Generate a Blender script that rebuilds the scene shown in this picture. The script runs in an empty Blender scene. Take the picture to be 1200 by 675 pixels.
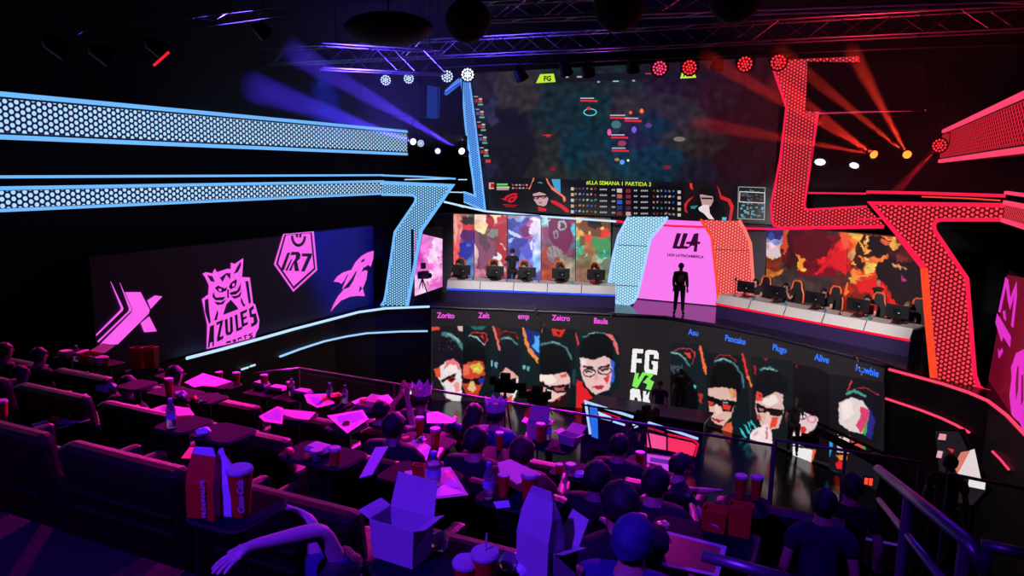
import bpy, bmesh, math, random
from mathutils import Vector, Matrix, noise
random.seed(4)
S=bpy.context.scene; COL=S.collection
PI=math.pi
# ------------------------------------------------------------ camera model (1200x675, measured from the photograph)
F=870.0; CX,CY=600.0,337.5; ROLL=math.radians(1.2); PITCH=math.atan((337.5-194.3)/F); YAW=math.atan(391/F); CZ=8.0
ZS=3.3          # stage height above the pit floor
def ray(px,py):
    x=(px-CX)/F; y=(CY-py)/F
    x2=x*math.cos(ROLL)-y*math.sin(ROLL); y2=x*math.sin(ROLL)+y*math.cos(ROLL)
    fw=math.cos(PITCH)+y2*math.sin(PITCH); uz=-math.sin(PITCH)+y2*math.cos(PITCH)
    return (x2*math.cos(YAW)-fw*math.sin(YAW), x2*math.sin(YAW)+fw*math.cos(YAW), uz)
def atz(px,py,z):
    d=ray(px,py); t=(z-CZ)/d[2]; return Vector((d[0]*t,d[1]*t,z))
def onp(px,py,P,D,off=0.0):
    "point where the line of sight meets the vertical plane through P along D, moved off towards the hall"
    d=ray(px,py); n=Vector((D[1],-D[0])).normalized()
    if n.x*(0-P[0])+n.y*(0-P[1])<0: n=-n
    q=(P[0]+n.x*off,P[1]+n.y*off)
    t=(q[0]*n.x+q[1]*n.y)/(d[0]*n.x+d[1]*n.y); return Vector((d[0]*t,d[1]*t,CZ+d[2]*t))
def aty(px,py,Y): return onp(px,py,(0,Y),(1,0))
def atx(px,py,X): return onp(px,py,(X,0),(0,1))
# ------------------------------------------------------------ materials
def lin(c):
    return tuple(((v/255)/12.92 if v/255<=.04045 else ((v/255+.055)/1.055)**2.4) for v in c)
def srgb(*c): return (*lin(c),1)
MATS={}
def mat(name,col=(128,128,128),rough=.6,metal=0,spec=.5,bump=0,bscale=40,var=0,trans=0,alpha=1,coat=0):
    if name in MATS: return MATS[name]
    m=bpy.data.materials.new(name); m.use_nodes=True; nt=m.node_tree; b=nt.nodes['Principled BSDF']
    b.inputs['Base Color'].default_value=srgb(*col); b.inputs['Roughness'].default_value=rough; b.inputs['Metallic'].default_value=metal
    b.inputs['Specular IOR Level'].default_value=spec; b.inputs['Transmission Weight'].default_value=trans; b.inputs['Alpha'].default_value=alpha
    b.inputs['Coat Weight'].default_value=coat
    tc=nt.nodes.new('ShaderNodeTexCoord')
    nz=nt.nodes.new('ShaderNodeTexNoise'); nz.inputs['Scale'].default_value=bscale; nz.inputs['Detail'].default_value=4
    nt.links.new(tc.outputs['Object'],nz.inputs['Vector'])
    mr=nt.nodes.new('ShaderNodeMapRange'); mr.inputs['To Min'].default_value=max(0,rough-.06); mr.inputs['To Max'].default_value=min(1,rough+.06)
    nt.links.new(nz.outputs['Fac'],mr.inputs['Value']); nt.links.new(mr.outputs['Result'],b.inputs['Roughness'])
    if bump:
        bp=nt.nodes.new('ShaderNodeBump'); bp.inputs['Strength'].default_value=bump; bp.inputs['Distance'].default_value=.01
        nt.links.new(nz.outputs['Fac'],bp.inputs['Height']); nt.links.new(bp.outputs['Normal'],b.inputs['Normal'])
    if var:
        mx=nt.nodes.new('ShaderNodeMix'); mx.data_type='RGBA'
        mx.inputs['A'].default_value=srgb(*[c*(1-var) for c in col]); mx.inputs['B'].default_value=srgb(*[min(255,c*(1+var)) for c in col])
        n2=nt.nodes.new('ShaderNodeTexNoise'); n2.inputs['Scale'].default_value=bscale*.15; nt.links.new(tc.outputs['Object'],n2.inputs['Vector'])
        nt.links.new(n2.outputs['Fac'],mx.inputs['Factor']); nt.links.new(mx.outputs['Result'],b.inputs['Base Color'])
    MATS[name]=m; return m
def glow(name,col,strength=1.0):
    if name in MATS: return MATS[name]
    m=bpy.data.materials.new(name); m.use_nodes=True; nt=m.node_tree; nt.nodes.clear()
    e=nt.nodes.new('ShaderNodeEmission'); e.inputs['Color'].default_value=srgb(*col); e.inputs['Strength'].default_value=strength
    o=nt.nodes.new('ShaderNodeOutputMaterial'); nt.links.new(e.outputs[0],o.inputs[0]); MATS[name]=m; return m
def led(name='led_pixels',strength=1.0,print_=False):
    "picture on an LED wall: the colour of each patch is in the mesh; printed things use the same patches as paint"
    if name in MATS: return MATS[name]
    m=bpy.data.materials.new(name); m.use_nodes=True; nt=m.node_tree; b=nt.nodes['Principled BSDF']
    a=nt.nodes.new('ShaderNodeAttribute'); a.attribute_name='Col'
    if print_:
        nt.links.new(a.outputs['Color'],b.inputs['Base Color']); b.inputs['Roughness'].default_value=.5
    else:
        b.inputs['Base Color'].default_value=(.004,.004,.004,1); b.inputs['Roughness'].default_value=.35
        tc=nt.nodes.new('ShaderNodeTexCoord'); w=nt.nodes.new('ShaderNodeTexNoise'); w.inputs['Scale'].default_value=9
        nt.links.new(tc.outputs['Object'],w.inputs['Vector'])
        mr=nt.nodes.new('ShaderNodeMapRange'); mr.inputs['To Min'].default_value=strength*.88; mr.inputs['To Max'].default_value=strength*1.12
        nt.links.new(w.outputs['Fac'],mr.inputs['Value'])
        nt.links.new(a.outputs['Color'],b.inputs['Emission Color']); nt.links.new(mr.outputs['Result'],b.inputs['Emission Strength'])
    MATS[name]=m; return m
def hexmat(name,dot,gap,pitch=.1,r=.40,ds=1.0,gs=1.0):
    "perforated light panel: bright round openings in a hexagonal grid, UVs are metres on the panel"
    if name in MATS: return MATS[name]
    m=bpy.data.materials.new(name); m.use_nodes=True; nt=m.node_tree; nt.nodes.clear(); N=nt.nodes.new; L=nt.links.new
    uv=N('ShaderNodeUVMap'); uv.uv_map='UVMap'
    sep=N('ShaderNodeSeparateXYZ'); L(uv.outputs[0],sep.inputs[0])
    def math_(op,a,b=None):
        n=N('ShaderNodeMath'); n.operation=op
        for i,v in enumerate((a,b)):
            if v is None: continue
            if isinstance(v,(int,float)): n.inputs[i].default_value=v
            else: L(v,n.inputs[i])
        return n.outputs[0]
    px,py=pitch*math.sqrt(3),pitch
    def dist(ou,ov):
        u=math_('ADD',math_('DIVIDE',sep.outputs[0],px),ou); v=math_('ADD',math_('DIVIDE',sep.outputs[1],py),ov)
        u=math_('MULTIPLY',math_('SUBTRACT',u,math_('FLOOR',math_('ADD',u,.5))),math.sqrt(3)); v=math_('SUBTRACT',v,math_('FLOOR',math_('ADD',v,.5)))
        return math_('SQRT',math_('ADD',math_('MULTIPLY',u,u),math_('MULTIPLY',v,v)))
    d=math_('MINIMUM',dist(100,100),dist(100.5,100.5))
    mr=N('ShaderNodeMapRange'); mr.inputs['From Min'].default_value=r-.06; mr.inputs['From Max'].default_value=r+.05
    mr.inputs['To Min'].default_value=1; mr.inputs['To Max'].default_value=0; L(d,mr.inputs['Value'])
    mx=N('ShaderNodeMix'); mx.data_type='RGBA'; L(mr.outputs[0],mx.inputs['Factor'])
    mx.inputs['A'].default_value=tuple(v*gs for v in lin(gap))+(1,); mx.inputs['B'].default_value=tuple(v*ds for v in lin(dot))+(1,)
    e=N('ShaderNodeEmission'); L(mx.outputs['Result'],e.inputs['Color']); o=N('ShaderNodeOutputMaterial'); L(e.outputs[0],o.inputs[0])
    MATS[name]=m; return m
# ------------------------------------------------------------ mesh building
class MB:
    def __init__(s): s.v=[]; s.f=[]; s.m=[]; s.c=[]; s.uv=[]
    def face(s,pts,mi=0,col=None,uv=None):
        i=len(s.v); s.v+= [Vector(p) for p in pts]; s.f.append(list(range(i,i+len(pts)))); s.m.append(mi); s.c.append(col); s.uv.append(uv)
    def mesh(s,vs,fs,mi=0,col=None):
        i=len(s.v); s.v+=[Vector(p) for p in vs]
        for f in fs: s.f.append([i+k for k in f]); s.m.append(mi); s.c.append(col); s.uv.append(None)
    def box(s,c,d,mi=0,rz=0,bev=0,rx=0,col=None):
        bm=bmesh.new(); bmesh.ops.create_cube(bm,size=1)
        for v in bm.verts: v.co=Vector((v.co.x*d[0],v.co.y*d[1],v.co.z*d[2]))
        if bev: bmesh.ops.bevel(bm,geom=bm.edges[:],offset=bev,segments=2,affect='EDGES',profile=.6)
        M=Matrix.Translation(Vector(c))@Matrix.Rotation(rz,4,'Z')@Matrix.Rotation(rx,4,'X'); bm.transform(M)
        bm.verts.index_update(); s.mesh([v.co.copy() for v in bm.verts],[[v.index for v in f.verts] for f in bm.faces],mi,col); bm.free(); return s
    def prism(s,pts,off,mi=0,front=None,uvf=None,col=None):
        "polygon pts (front) extruded by off"
        n=len(pts); pts=[Vector(p) for p in pts]; off=Vector(off); back=[p+off for p in pts]
        s.face(pts,mi if front is None else front,col,[uvf(p) for p in pts] if uvf else None)
        s.face(back[::-1],mi,col)
        for i in range(n):
            j=(i+1)%n; s.face([pts[i],back[i],back[j],pts[j]],mi,col)
        return s
    def tube(s,pts,r,n=8,mi=0,col=None,closed=False):
        pts=[Vector(p) for p in pts]; rs=r if isinstance(r,(list,tuple)) else [r]*len(pts); rings=[]; m=len(pts); up=None
        for i,p in enumerate(pts):
            a=pts[(i-1)%m] if closed else pts[max(0,i-1)]; b=pts[(i+1)%m] if closed else pts[min(m-1,i+1)]
            t=(b-a).normalized() if (b-a).length>1e-9 else Vector((0,0,1))
            if up is None: up=Vector((0,0,1)) if abs(t.z)<.9 else Vector((1,0,0))
            x=t.cross(up); 
            if x.length<1e-6: x=t.orthogonal()
            x.normalize(); y=x.cross(t).normalized(); up=y
            rings.append([p+(x*math.cos(2*PI*k/n)+y*math.sin(2*PI*k/n))*rs[i] for k in range(n)])
        vs=[q for rg in rings for q in rg]; fs=[]
        for i in range(m if closed else m-1):
            for k in range(n):
                a=i*n+k; b=i*n+(k+1)%n; c=((i+1)%m)*n+(k+1)%n; d=((i+1)%m)*n+k; fs.append([a,b,c,d])
        if not closed: fs+= [list(range(n))[::-1],[(m-1)*n+k for k in range(n)]]
        s.mesh(vs,fs,mi,col); return s
    def lathe(s,prof,c=(0,0,0),n=20,mi=0,col=None,M=None):
        c=Vector(c); vs=[]; fs=[]
        for r,z in prof:
            for k in range(n):
                p=Vector((r*math.cos(2*PI*k/n),r*math.sin(2*PI*k/n),z)); vs.append((M@p if M else p)+c)
        for i in range(len(prof)-1):
            for k in range(n): fs.append([i*n+k,i*n+(k+1)%n,(i+1)*n+(k+1)%n,(i+1)*n+k])
        if prof[0][0]>1e-5: fs.append(list(range(n))[::-1])
        if prof[-1][0]>1e-5: fs.append([(len(prof)-1)*n+k for k in range(n)])
        s.mesh(vs,fs,mi,col); return s
    def ell(s,c,r,n=14,h=9,mi=0,col=None,M=None):
        prof=[(max(1e-6,math.sin(PI*i/h)),-math.cos(PI*i/h)) for i in range(h+1)]
        D=Matrix.Diagonal((r[0],r[1],r[2])); MM=(M.to_3x3()@D) if M else D
        return s.lathe(prof,c,n,mi,col,MM)
    def build(s,name,mats,parent=None,smooth=False,origin=None,M=None):
        me=bpy.data.meshes.new(name); o=bpy.data.objects.new(name,me); COL.objects.link(o)
        og=Vector(origin) if origin is not None else (Vector(parent['_o']) if parent is not None and '_o' in parent else Vector((0,0,0)))
        if parent is None: o.location=og
        vs=[(v-og) for v in s.v]
        me.from_pydata([tuple(v) for v in vs],[],s.f)
        if not isinstance(mats,(list,tuple)): mats=[mats]
        for m in mats: me.materials.append(m)
        me.polygons.foreach_set('material_index',s.m)
        if any(c is not None for c in s.c):
            a=me.color_attributes.new('Col','FLOAT_COLOR','CORNER'); k=0; buf=[]
            for f,c in zip(s.f,s.c):
                if c is None: c=(0,0,0)
                if isinstance(c[0],(tuple,list)):
                    for q in c: buf+= [*lin(q),1]
                else: buf+= [*lin(c),1]*len(f)
            a.data.foreach_set('color',buf)
        if any(u is not None for u in s.uv):
            u=me.uv_layers.new(name='UVMap'); buf=[]
            for f,q in zip(s.f,s.uv):
                for i in range(len(f)): buf+= list(q[i]) if q else [0,0]
            u.data.foreach_set('uv',buf)
        if smooth: me.polygons.foreach_set('use_smooth',[True]*len(s.f))
        me.update()
        if parent is not None: o.parent=parent
        return o
def tag(o,label=None,cat=None,group=None,kind=None):
    if label: o['label']=label
    if cat: o['category']=cat
    if group: o['group']=group
    if kind: o['kind']=kind
    return o
def thing(name,label,cat,loc=(0,0,0),group=None,rz=0):
    o=bpy.data.objects.new(name,None); COL.objects.link(o); o.location=loc; o.rotation_euler=(0,0,rz); o.empty_display_size=.1
    tag(o,label,cat,group); o['_o']=tuple(loc) if rz==0 else (0,0,0); return o
def proj(p):
    fw=Vector(ray(CX,CY)); rt=Vector(ray(CX+F,CY))-fw; up=Vector(ray(CX,CY-F))-fw
    d=Vector(p)-Vector((0,0,CZ)); z=d.dot(fw)
    if z<=.05: return None
    return CX+F*d.dot(rt)/z, CY-F*d.dot(up)/z, z
def subpart(child,parent):
    child.parent=parent; return child
def finish():
    for o in bpy.data.objects:
        if '_o' in o: del o['_o']
def copy_tree(o,label,loc,rz,group=None):
    r=o.copy(); COL.objects.link(r); r.location=loc; r.rotation_euler=(0,0,rz); r['label']=label
    if group: r['group']=group
    for ch in list(o.children):
        c=ch.copy(); COL.objects.link(c); c.parent=r
        for g in list(ch.children):
            d=g.copy(); COL.objects.link(d); d.parent=c
    return r
def text(body,name,mat_,parent,M,size=1,ext=.004,sx=1,shear=0,font_bold=0,align='CENTER'):
    cu=bpy.data.curves.new(name,'FONT'); cu.body=body; cu.size=size; cu.extrude=ext; cu.align_x=align; cu.align_y='CENTER'; cu.shear=shear; cu.offset=font_bold
    cu.resolution_u=3
    t=bpy.data.objects.new(name,cu); COL.objects.link(t); bpy.context.view_layer.update()
    dg=bpy.context.evaluated_depsgraph_get(); me=bpy.data.meshes.new_from_object(t.evaluated_get(dg)); bpy.data.objects.remove(t)
    me.transform(Matrix.Diagonal((sx,1,1,1))); me.name=name
    og=Vector(parent['_o']) if parent is not None and '_o' in parent else Vector((0,0,0))
    me.transform(Matrix.Translation(-og)@M); me.materials.clear(); me.materials.append(mat_)
    o=bpy.data.objects.new(name,me); COL.objects.link(o)
    if parent is not None: o.parent=parent
    return o
def planeM(pos,D,off=0.0):
    "frame standing on a vertical plane: x along D, y up, z towards the hall"
    x=Vector((D[0],D[1],0)).normalized(); z=Vector((D[1],-D[0],0)).normalized()
    if z.dot(Vector(pos)-Vector((0,0,pos[2])))>0: z=-z; x=-x
    if x.dot(Vector((math.cos(YAW),math.sin(YAW),0)))<0: x=-x
    y=Vector((0,0,1)); z=x.cross(y)
    R=Matrix((x,y,z)).transposed().to_4x4(); return Matrix.Translation(Vector(pos)+z*off)@R
def nrm(P,D):
    n=Vector((D[1],-D[0],0)).normalized()
    if n.x*(-P[0])+n.y*(-P[1])<0: n=-n
    return n
# a neon-edged, perforated panel whose outline is read off the photo and set on its own vertical plane
def hexpanel(t,P,D,outline,hexm,bodym,thick=.18,name='perforated_panel',off=0.0):
    n=nrm(P,D); ex=Vector((D[0],D[1],0)).normalized()
    uvf=lambda p:(p.dot(ex),p.z)
    pts=[onp(x,y,P,D,off) for x,y in outline]
    b=MB(); b.prism(pts,-n*thick,0,1,uvf); return b.build(name,[bodym,hexm],t)
def ribbon(t,P,D,path,w,m,off=.03,name='light_strip',closed=False,th=.03,pts3=None):
    "flat light strip of width w metres along a path on the plane"
    n=nrm(P,D); pts=[onp(x,y,P,D,off) for x,y in path] if pts3 is None else pts3
    k=len(pts); A=[];B=[]
    for i,p in enumerate(pts):
        a=pts[(i-1)%k] if closed else pts[max(0,i-1)]; c=pts[(i+1)%k] if closed else pts[min(k-1,i+1)]
        d1=(p-a); d2=(c-p); d1=d1.normalized() if d1.length>1e-6 else d2.normalized(); d2=d2.normalized() if d2.length>1e-6 else d1
        s1=n.cross(d1); s2=n.cross(d2); s=(s1+s2); s=s.normalized() if s.length>1e-6 else s1; mlt=1/max(.5,s.dot(s1))
        A.append(p+s*w/2*mlt); B.append(p-s*w/2*mlt)
    b=MB(); m_=k if closed else k-1
    for i in range(m_):
        j=(i+1)%k; b.prism([A[i],B[i],B[j],A[j]],-n*th)
    return b.build(name,m,t)
def picture(name,P,D,polys,parent,base=.02,step=.003,m=None,Pl=None):
    "polys: (colour, [(px,py)..]) painted back to front as thin layers of one picture mesh"
    b=MB()
    for i,(c,pp) in enumerate(polys):
        o=base+step*i
        pts=[(Pl(x,y,o) if Pl else onp(x,y,P,D,o)) for x,y in pp]
        b.face(pts,0,c)
    return b.build(name,m or led(),parent)
def stroke(col,path,w):
    "polygon pair list for a thick polyline in picture space"
    out=[]
    for (x0,y0),(x1,y1) in zip(path,path[1:]):
        dx,dy=x1-x0,y1-y0; l=math.hypot(dx,dy) or 1; nx,ny=-dy/l*w/2,dx/l*w/2; ex,ey=dx/l*w*.2,dy/l*w*.2
        out.append((col,[(x0+nx-ex,y0+ny-ey),(x1+nx+ex,y1+ny+ey),(x1-nx+ex,y1-ny+ey),(x0-nx-ex,y0-ny-ey)]))
    return out
def xf(polys,ox,oy,s): return [(c,[(ox+x/s,oy+y/s) for x,y in pp]) for c,pp in polys]
def xl(pp,ox,oy,s): return [(ox+x/s,oy+y/s) for x,y in pp]
def oval(cx,cy,rx,ry,n=12,a0=0,a1=2*PI): return [(cx+rx*math.cos(a0+(a1-a0)*i/n),cy+ry*math.sin(a0+(a1-a0)*i/n)) for i in range(n if a1-a0>6.2 else n+1)]
def ring(col,cx,cy,rx,ry,w,n=12):
    p=oval(cx,cy,rx,ry,n); return stroke(col,p+[p[0]],w)
def paint(name,P,D,quad,blobs,parent,step=1.2,warp=6,wscale=.08,soft=False,off=.02,sharp=6,jit=.10,seed=0,clip=None):
    "painterly picture: patches of colour with wavering borders on a fine grid of a flat LED screen"
    x0,y0,x1,y1=quad[0],quad[1],quad[2],quad[3]      # left-top y via function
    nx=max(2,int((x1-x0)/step)); b=MB()
    tl,tr,bl,br=quad[4]
    def P2(u,v):
        xt=tl[0]+(tr[0]-tl[0])*u; yt=tl[1]+(tr[1]-tl[1])*u; xb=bl[0]+(br[0]-bl[0])*u; yb=bl[1]+(br[1]-bl[1])*u
        return xt+(xb-xt)*v, yt+(yb-yt)*v
    ny=max(2,int((y1-y0)/step)); C=[]
    for j in range(ny):
        for i in range(nx):
            x,y=P2((i+.5)/nx,(j+.5)/ny)
            wx=noise.noise(Vector((x*wscale,y*wscale,seed+1.3)))*warp+noise.noise(Vector((x*wscale*3,y*wscale*3,seed+5.3)))*warp*.4
            wy=noise.noise(Vector((x*wscale,y*wscale,seed+9.7)))*warp+noise.noise(Vector((x*wscale*3,y*wscale*3,seed+15.3)))*warp*.4
            X,Y=x+wx,y+wy
            if soft:
                ws=[1/(1e-3+((X-q[0])/q[2])**2+((Y-q[1])/q[3])**2)**(sharp/2) for q in blobs]; t=sum(ws)
                c=[sum(w*q[4][k] for w,q in zip(ws,blobs))/t for k in range(3)]
            else:
                c=min(blobs,key=lambda q:((X-q[0])/q[2])**2+((Y-q[1])/q[3])**2)[4]
            g=1+jit*1.1*noise.noise(Vector((x*.13,y*.13,seed+30)))+.05*noise.noise(Vector((x*.5,y*.5,seed+60)))
            C.append(tuple(max(0,min(255,v*g)) for v in c))
    V=[onp(*P2(i/nx,j/ny),P,D,off) for j in range(ny+1) for i in range(nx+1)]
    k=len(b.v); b.v+=V
    for j in range(ny):
        for i in range(nx):
            a=k+j*(nx+1)+i; b.f.append([a,a+nx+1,a+nx+2,a+1]); b.m.append(0); b.c.append(C[j*nx+i]); b.uv.append(None)
    return b.build(name,led(),parent)
def Q(tl,tr,bl,br): return (min(tl[0],bl[0]),min(tl[1],tr[1]),max(tr[0],br[0]),max(bl[1],br[1]),(tl,tr,bl,br))

import numpy as np
def raster(name,polys,parent,posf,x0=None,x1=None,cell=.7,warp=.7,off=.05,blur=1,tex=.10,seed=0,m=None,ymin=None):
    "picture cell grid of an LED screen: patches rasterised to one mesh that follows the screen"
    xs=[p[0] for c,pp in polys for p in pp]; ys=[p[1] for c,pp in polys for p in pp]
    x0=min(xs) if x0 is None else x0; x1=max(xs) if x1 is None else x1; y0,y1=min(ys),max(ys)
    nx=int((x1-x0)/cell)+1; ny=int((y1-y0)/cell)+1
    gx=np.linspace(x0,x1,nx); gy=np.linspace(y0,y1,ny); GX,GY=np.meshgrid(gx,gy)
    def nz(a,b,s): return (np.sin(a*1.7*s+b*.9*s+seed)+np.sin(b*2.1*s-a*.6*s+seed*2.3)+np.sin((a+b)*1.1*s+seed*.7))/3
    WX=GX+warp*nz(GX,GY,.45)+warp*.5*nz(GY,GX,1.1); WY=GY+warp*nz(GY,-GX,.5)+warp*.5*nz(GX,-GY,1.2)
    C=np.zeros((ny,nx,3)); A=np.zeros((ny,nx),bool)
    for i,(c,pp) in enumerate(polys):
        px=np.array([p[0] for p in pp]); py=np.array([p[1] for p in pp])
        SX,SY=(GX,GY) if i==0 else (WX,WY)
        ins=np.zeros(SX.shape,bool); j=len(pp)-1
        for k in range(len(pp)):
            cond=((py[k]>SY)!=(py[j]>SY))
            with np.errstate(divide='ignore',invalid='ignore'):
                ins^=cond&(SX<(px[j]-px[k])*(SY-py[k])/(py[j]-py[k]+1e-12)+px[k])
            j=k
        C[ins]=c; A|=ins
    if ymin is not None: A&=GY>np.array([ymin(float(v)) for v in gx])[None,:]
    for _ in range(blur):
        Cp=np.pad(C,((1,1),(1,1),(0,0)),'edge'); w=np.pad(A.astype(float),1)[...,None]
        num=0;den=0
        for dy,dx,k in ((0,0,4),(0,1,1),(1,0,1),(0,-1,1),(-1,0,1)):
            a=Cp[1+dy:1+dy+ny,1+dx:1+dx+nx]; ww=w[1+dy:1+dy+ny,1+dx:1+dx+nx]*k; num=num+a*ww; den=den+ww
        C=np.where(den>0,num/np.maximum(den,1e-6),C)
    C=np.clip(C*(1+tex*nz(GX*2.3,GY*2.3,1.0)[...,None]+tex*.8*nz(GY*4.1,GX*3.7,1.0)[...,None]),0,255)
    c=C/255; Lc=np.where(c<=.04045,c/12.92,((c+.055)/1.055)**2.4)
    V_=[tuple(posf(float(x),float(y),off)) for y in gy for x in gx]
    og=Vector(parent['_o']) if '_o' in parent else Vector((0,0,0))
    fs=[]
    for j in range(ny-1):
        for i in range(nx-1):
            if A[j,i] and A[j+1,i] and A[j,i+1] and A[j+1,i+1]: a=j*nx+i; fs.append((a,a+nx,a+nx+1,a+1))
    me=bpy.data.meshes.new(name); me.from_pydata([(v[0]-og.x,v[1]-og.y,v[2]-og.z) for v in V_],[],fs)
    at=me.color_attributes.new('Col','FLOAT_COLOR','POINT'); buf=np.ones((ny*nx,4),np.float32); buf[:,:3]=Lc.reshape(-1,3); at.data.foreach_set('color',buf.ravel())
    me.materials.append(m or led()); me.update(); bm=bmesh.new(); bm.from_mesh(me)
    bmesh.ops.delete(bm,geom=[v for v in bm.verts if not v.link_faces],context='VERTS'); bm.to_mesh(me); bm.free()
    o=bpy.data.objects.new(name,me); COL.objects.link(o); o.parent=parent; return o
# ------------------------------------------------------------ common materials
M_black=mat('matte_black_paint',(10,9,13),.75,bump=.2)
M_wall=mat('dark_hall_wall',(17,14,26),.85,bump=.4,bscale=12,var=.25)
M_ceil=mat('dark_ceiling',(20,18,34),.9,bump=.4,bscale=6,var=.3)
M_gloss=mat('glossy_black_floor',(9,8,14),.16,bump=.03,bscale=8,spec=.6)
M_stage=mat('satin_black_stage_floor',(26,22,38),.22,bump=.05,bscale=10)
M_carpet=mat('dark_carpet',(6,5,8),.95,bump=.8,bscale=120,var=.3)
M_metal=mat('dull_aluminium',(150,150,160),.35,1,bump=.1)
M_dkmetal=mat('black_metal',(22,22,28),.4,.6,bump=.1)
M_rail=mat('brushed_steel_rail',(165,150,170),.42,.8,bump=.05)
M_leather=mat('brown_leather',(27,12,13),.42,bump=.35,bscale=60,var=.2)
M_leather2=mat('brown_leather_trim',(25,10,12),.5,bump=.3,bscale=60,var=.2)
M_table=mat('dark_teal_table_top',(1,22,34),.7,bump=.05,spec=.04)
M_white=mat('white_card',(178,172,178),.6,bump=.1,var=.04)
M_cream=mat('desk_laminate',(196,190,192),.4,bump=.05)
M_red=mat('red_card',(190,26,24),.5,bump=.1,var=.06)
M_clear=mat('clear_plastic',(225,232,245),.12,trans=.85,bump=.1)
M_orange=mat('orange_trim',(225,96,40),.5,bump=.1)
M_chair=mat('black_chair_vinyl',(28,24,30),.5,bump=.2)
M_screenback=mat('black_plastic',(14,14,18),.4,bump=.1)
neonB=glow('blue_neon',(112,184,255),1.05); neonBd=glow('deep_blue_neon',(40,80,240),1.0); neonW=glow('icy_white_neon',(190,225,255),1.1)
neonR=glow('red_neon',(255,30,78),1.0); neonRp=glow('pink_red_neon',(255,70,110),1.0); neonO=glow('orange_red_neon',(255,72,40),1.0)
neonLB=glow('pale_blue_neon',(160,205,255),1.1)
pinkG=glow('pink_led',(250,92,235),1.0); magG=glow('magenta_led',(255,45,205),1.0)
# ============================================================ SETTING
def struct(name,b,m,smooth=False):
    o=b.build(name,m,smooth=smooth); tag(o,kind='structure'); return o
EL=[(-14.15,9.6),(-14.15,18.2),(-13.72,19.75),(-12.59,21.37),(-10.0,22.28),(-7.28,23.11),(-5.13,23.63),(-3.16,23.1),(-1.86,22.5),(.43,21.03),(1.22,20.35),(2.3,19.13),(3.08,18.11),(3.3,17.0),(3.4,12.0)]
b=MB(); b.box((-5.5,12,-.1),(26,38,.2)); struct('floor',b,M_gloss)
b=MB(); b.box((-15.6,12,6.5),(.2,38,13)); struct('wall_left',b,M_wall)
b=MB(); b.box((5.6,12,6.5),(.2,38,13)); struct('wall_right',b,M_wall)
b=MB(); b.box((-5,30.1,6.5),(21.4,.2,13)); struct('wall_back',b,M_wall)
b=MB(); b.box((-5,-6.1,6.5),(21.4,.2,13)); struct('wall_rear',b,M_wall)
b=MB(); b.box((-5,12,13.1),(21.4,36,.2))
for k in range(12): b.box((-5,-4+k*3,12.9),(21.2,.25,.25))
struct('ceiling',b,M_ceil)
# stage block: top follows the curved front edge
b=MB(); top=[(x,y,ZS) for x,y in EL]; ring_=top+[(5.4,12.0,ZS),(5.4,29.9,ZS),(-15.4,29.9,ZS),(-15.4,9.6,ZS)]
b.prism(ring_[::-1],(0,0,-ZS),0,1); stage=struct('floor_stage',b,[mat('stage_front_black',(4,4,9),.55),M_stage])
# ------------------------------------------------------------ stage edge lights
def edge_strip(name,label,pxs,z,m,w=.07):
    t=thing(name,label,'light strip',(0,0,0),group='light lines along the stage front')
    pts=[]
    for x,y in pxs:
        pts.append(atz(x,y,z))
    b=MB(); b.tube(pts,w/2,6); b.build('lit_tube',m,t)
    b=MB(); b.tube([p+Vector((0,0,-.05)) for p in pts],w*.7,4); b.build('channel',M_dkmetal,t); return t
def front(px,py,off=.03):
    "meet the curved stage front (vertical facets between the edge points)"
    d=ray(px,py); best=None
    for (x0,y0),(x1,y1) in zip(EL,EL[1:]):
        ex,ey=x1-x0,y1-y0; den=d[0]*ey-d[1]*ex
        if abs(den)<1e-9: continue
        t=(x0*ey-y0*ex)/den; u=(x0*d[1]-y0*d[0])/den
        if t>0 and -1e-6<=u<=1+1e-6:
            n=Vector((ey,-ex,0)).normalized()
            if n.x*-x0+n.y*-y0<0: n=-n
            p=Vector((d[0]*t,d[1]*t,CZ+d[2]*t)); dd=Vector(d).dot(n)
            p=p+Vector(d)*(off/dd); 
            if best is None or t<best[0]: best=(t,p)
    return best[1]
def front_strip(label,pxs,m,w=.07):
    t=thing('edge_light',label,'light strip',(0,0,0),group='light lines along the stage front')
    P_=[]
    for (x0,y0),(x1,y1) in zip(pxs,pxs[1:]):
        k=max(2,int(abs(x1-x0)/8))
        for i in range(k): P_.append(front(x0+(x1-x0)*i/k,y0+(y1-y0)*i/k,.05))
    P_.append(front(*pxs[-1],.05))
    b=MB(); b.tube(P_,w/2,6); b.build('lit_tube',m,t,smooth=True)
    b=MB(); b.tube([p+Vector((0,0,-.045)) for p in P_],w*.55,4); b.build('channel',M_dkmetal,t); return t
front_strip('icy blue light line curving along the left stage edge under the logo screen',[(219,420),(260,409.5),(300,398.5),(344,386),(390,374),(420,366),(452,361.5),(503,359.5)],neonW,.085)
front_strip('lower icy blue light line on the dark left stage front',[(328,418),(352,409),(380,400),(405,394.5),(430,390.5),(470,388.5),(501,388)],neonLB,.06)
front_strip('short icy blue dash low on the far left stage front',[(283,433),(291,430.5)],neonW,.05)
front_strip('second short icy blue dash beside the lower left light line',[(293,429.5),(299,427.5)],neonW,.05)
front_strip('red light line along the right stage edge beside the red portal foot',[(1042,433),(1105,450),(1135,460),(1158,470),(1180,487),(1199,507),(1215,524)],neonRp,.075)
front_strip('lower red light line on the dark right stage front',[(1038,467),(1080,481),(1103,490),(1120,498),(1136,507)],neonRp,.06)
front_strip('short red dash low on the right stage front',[(1163,529),(1172,538),(1182,550)],neonRp,.05)
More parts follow.
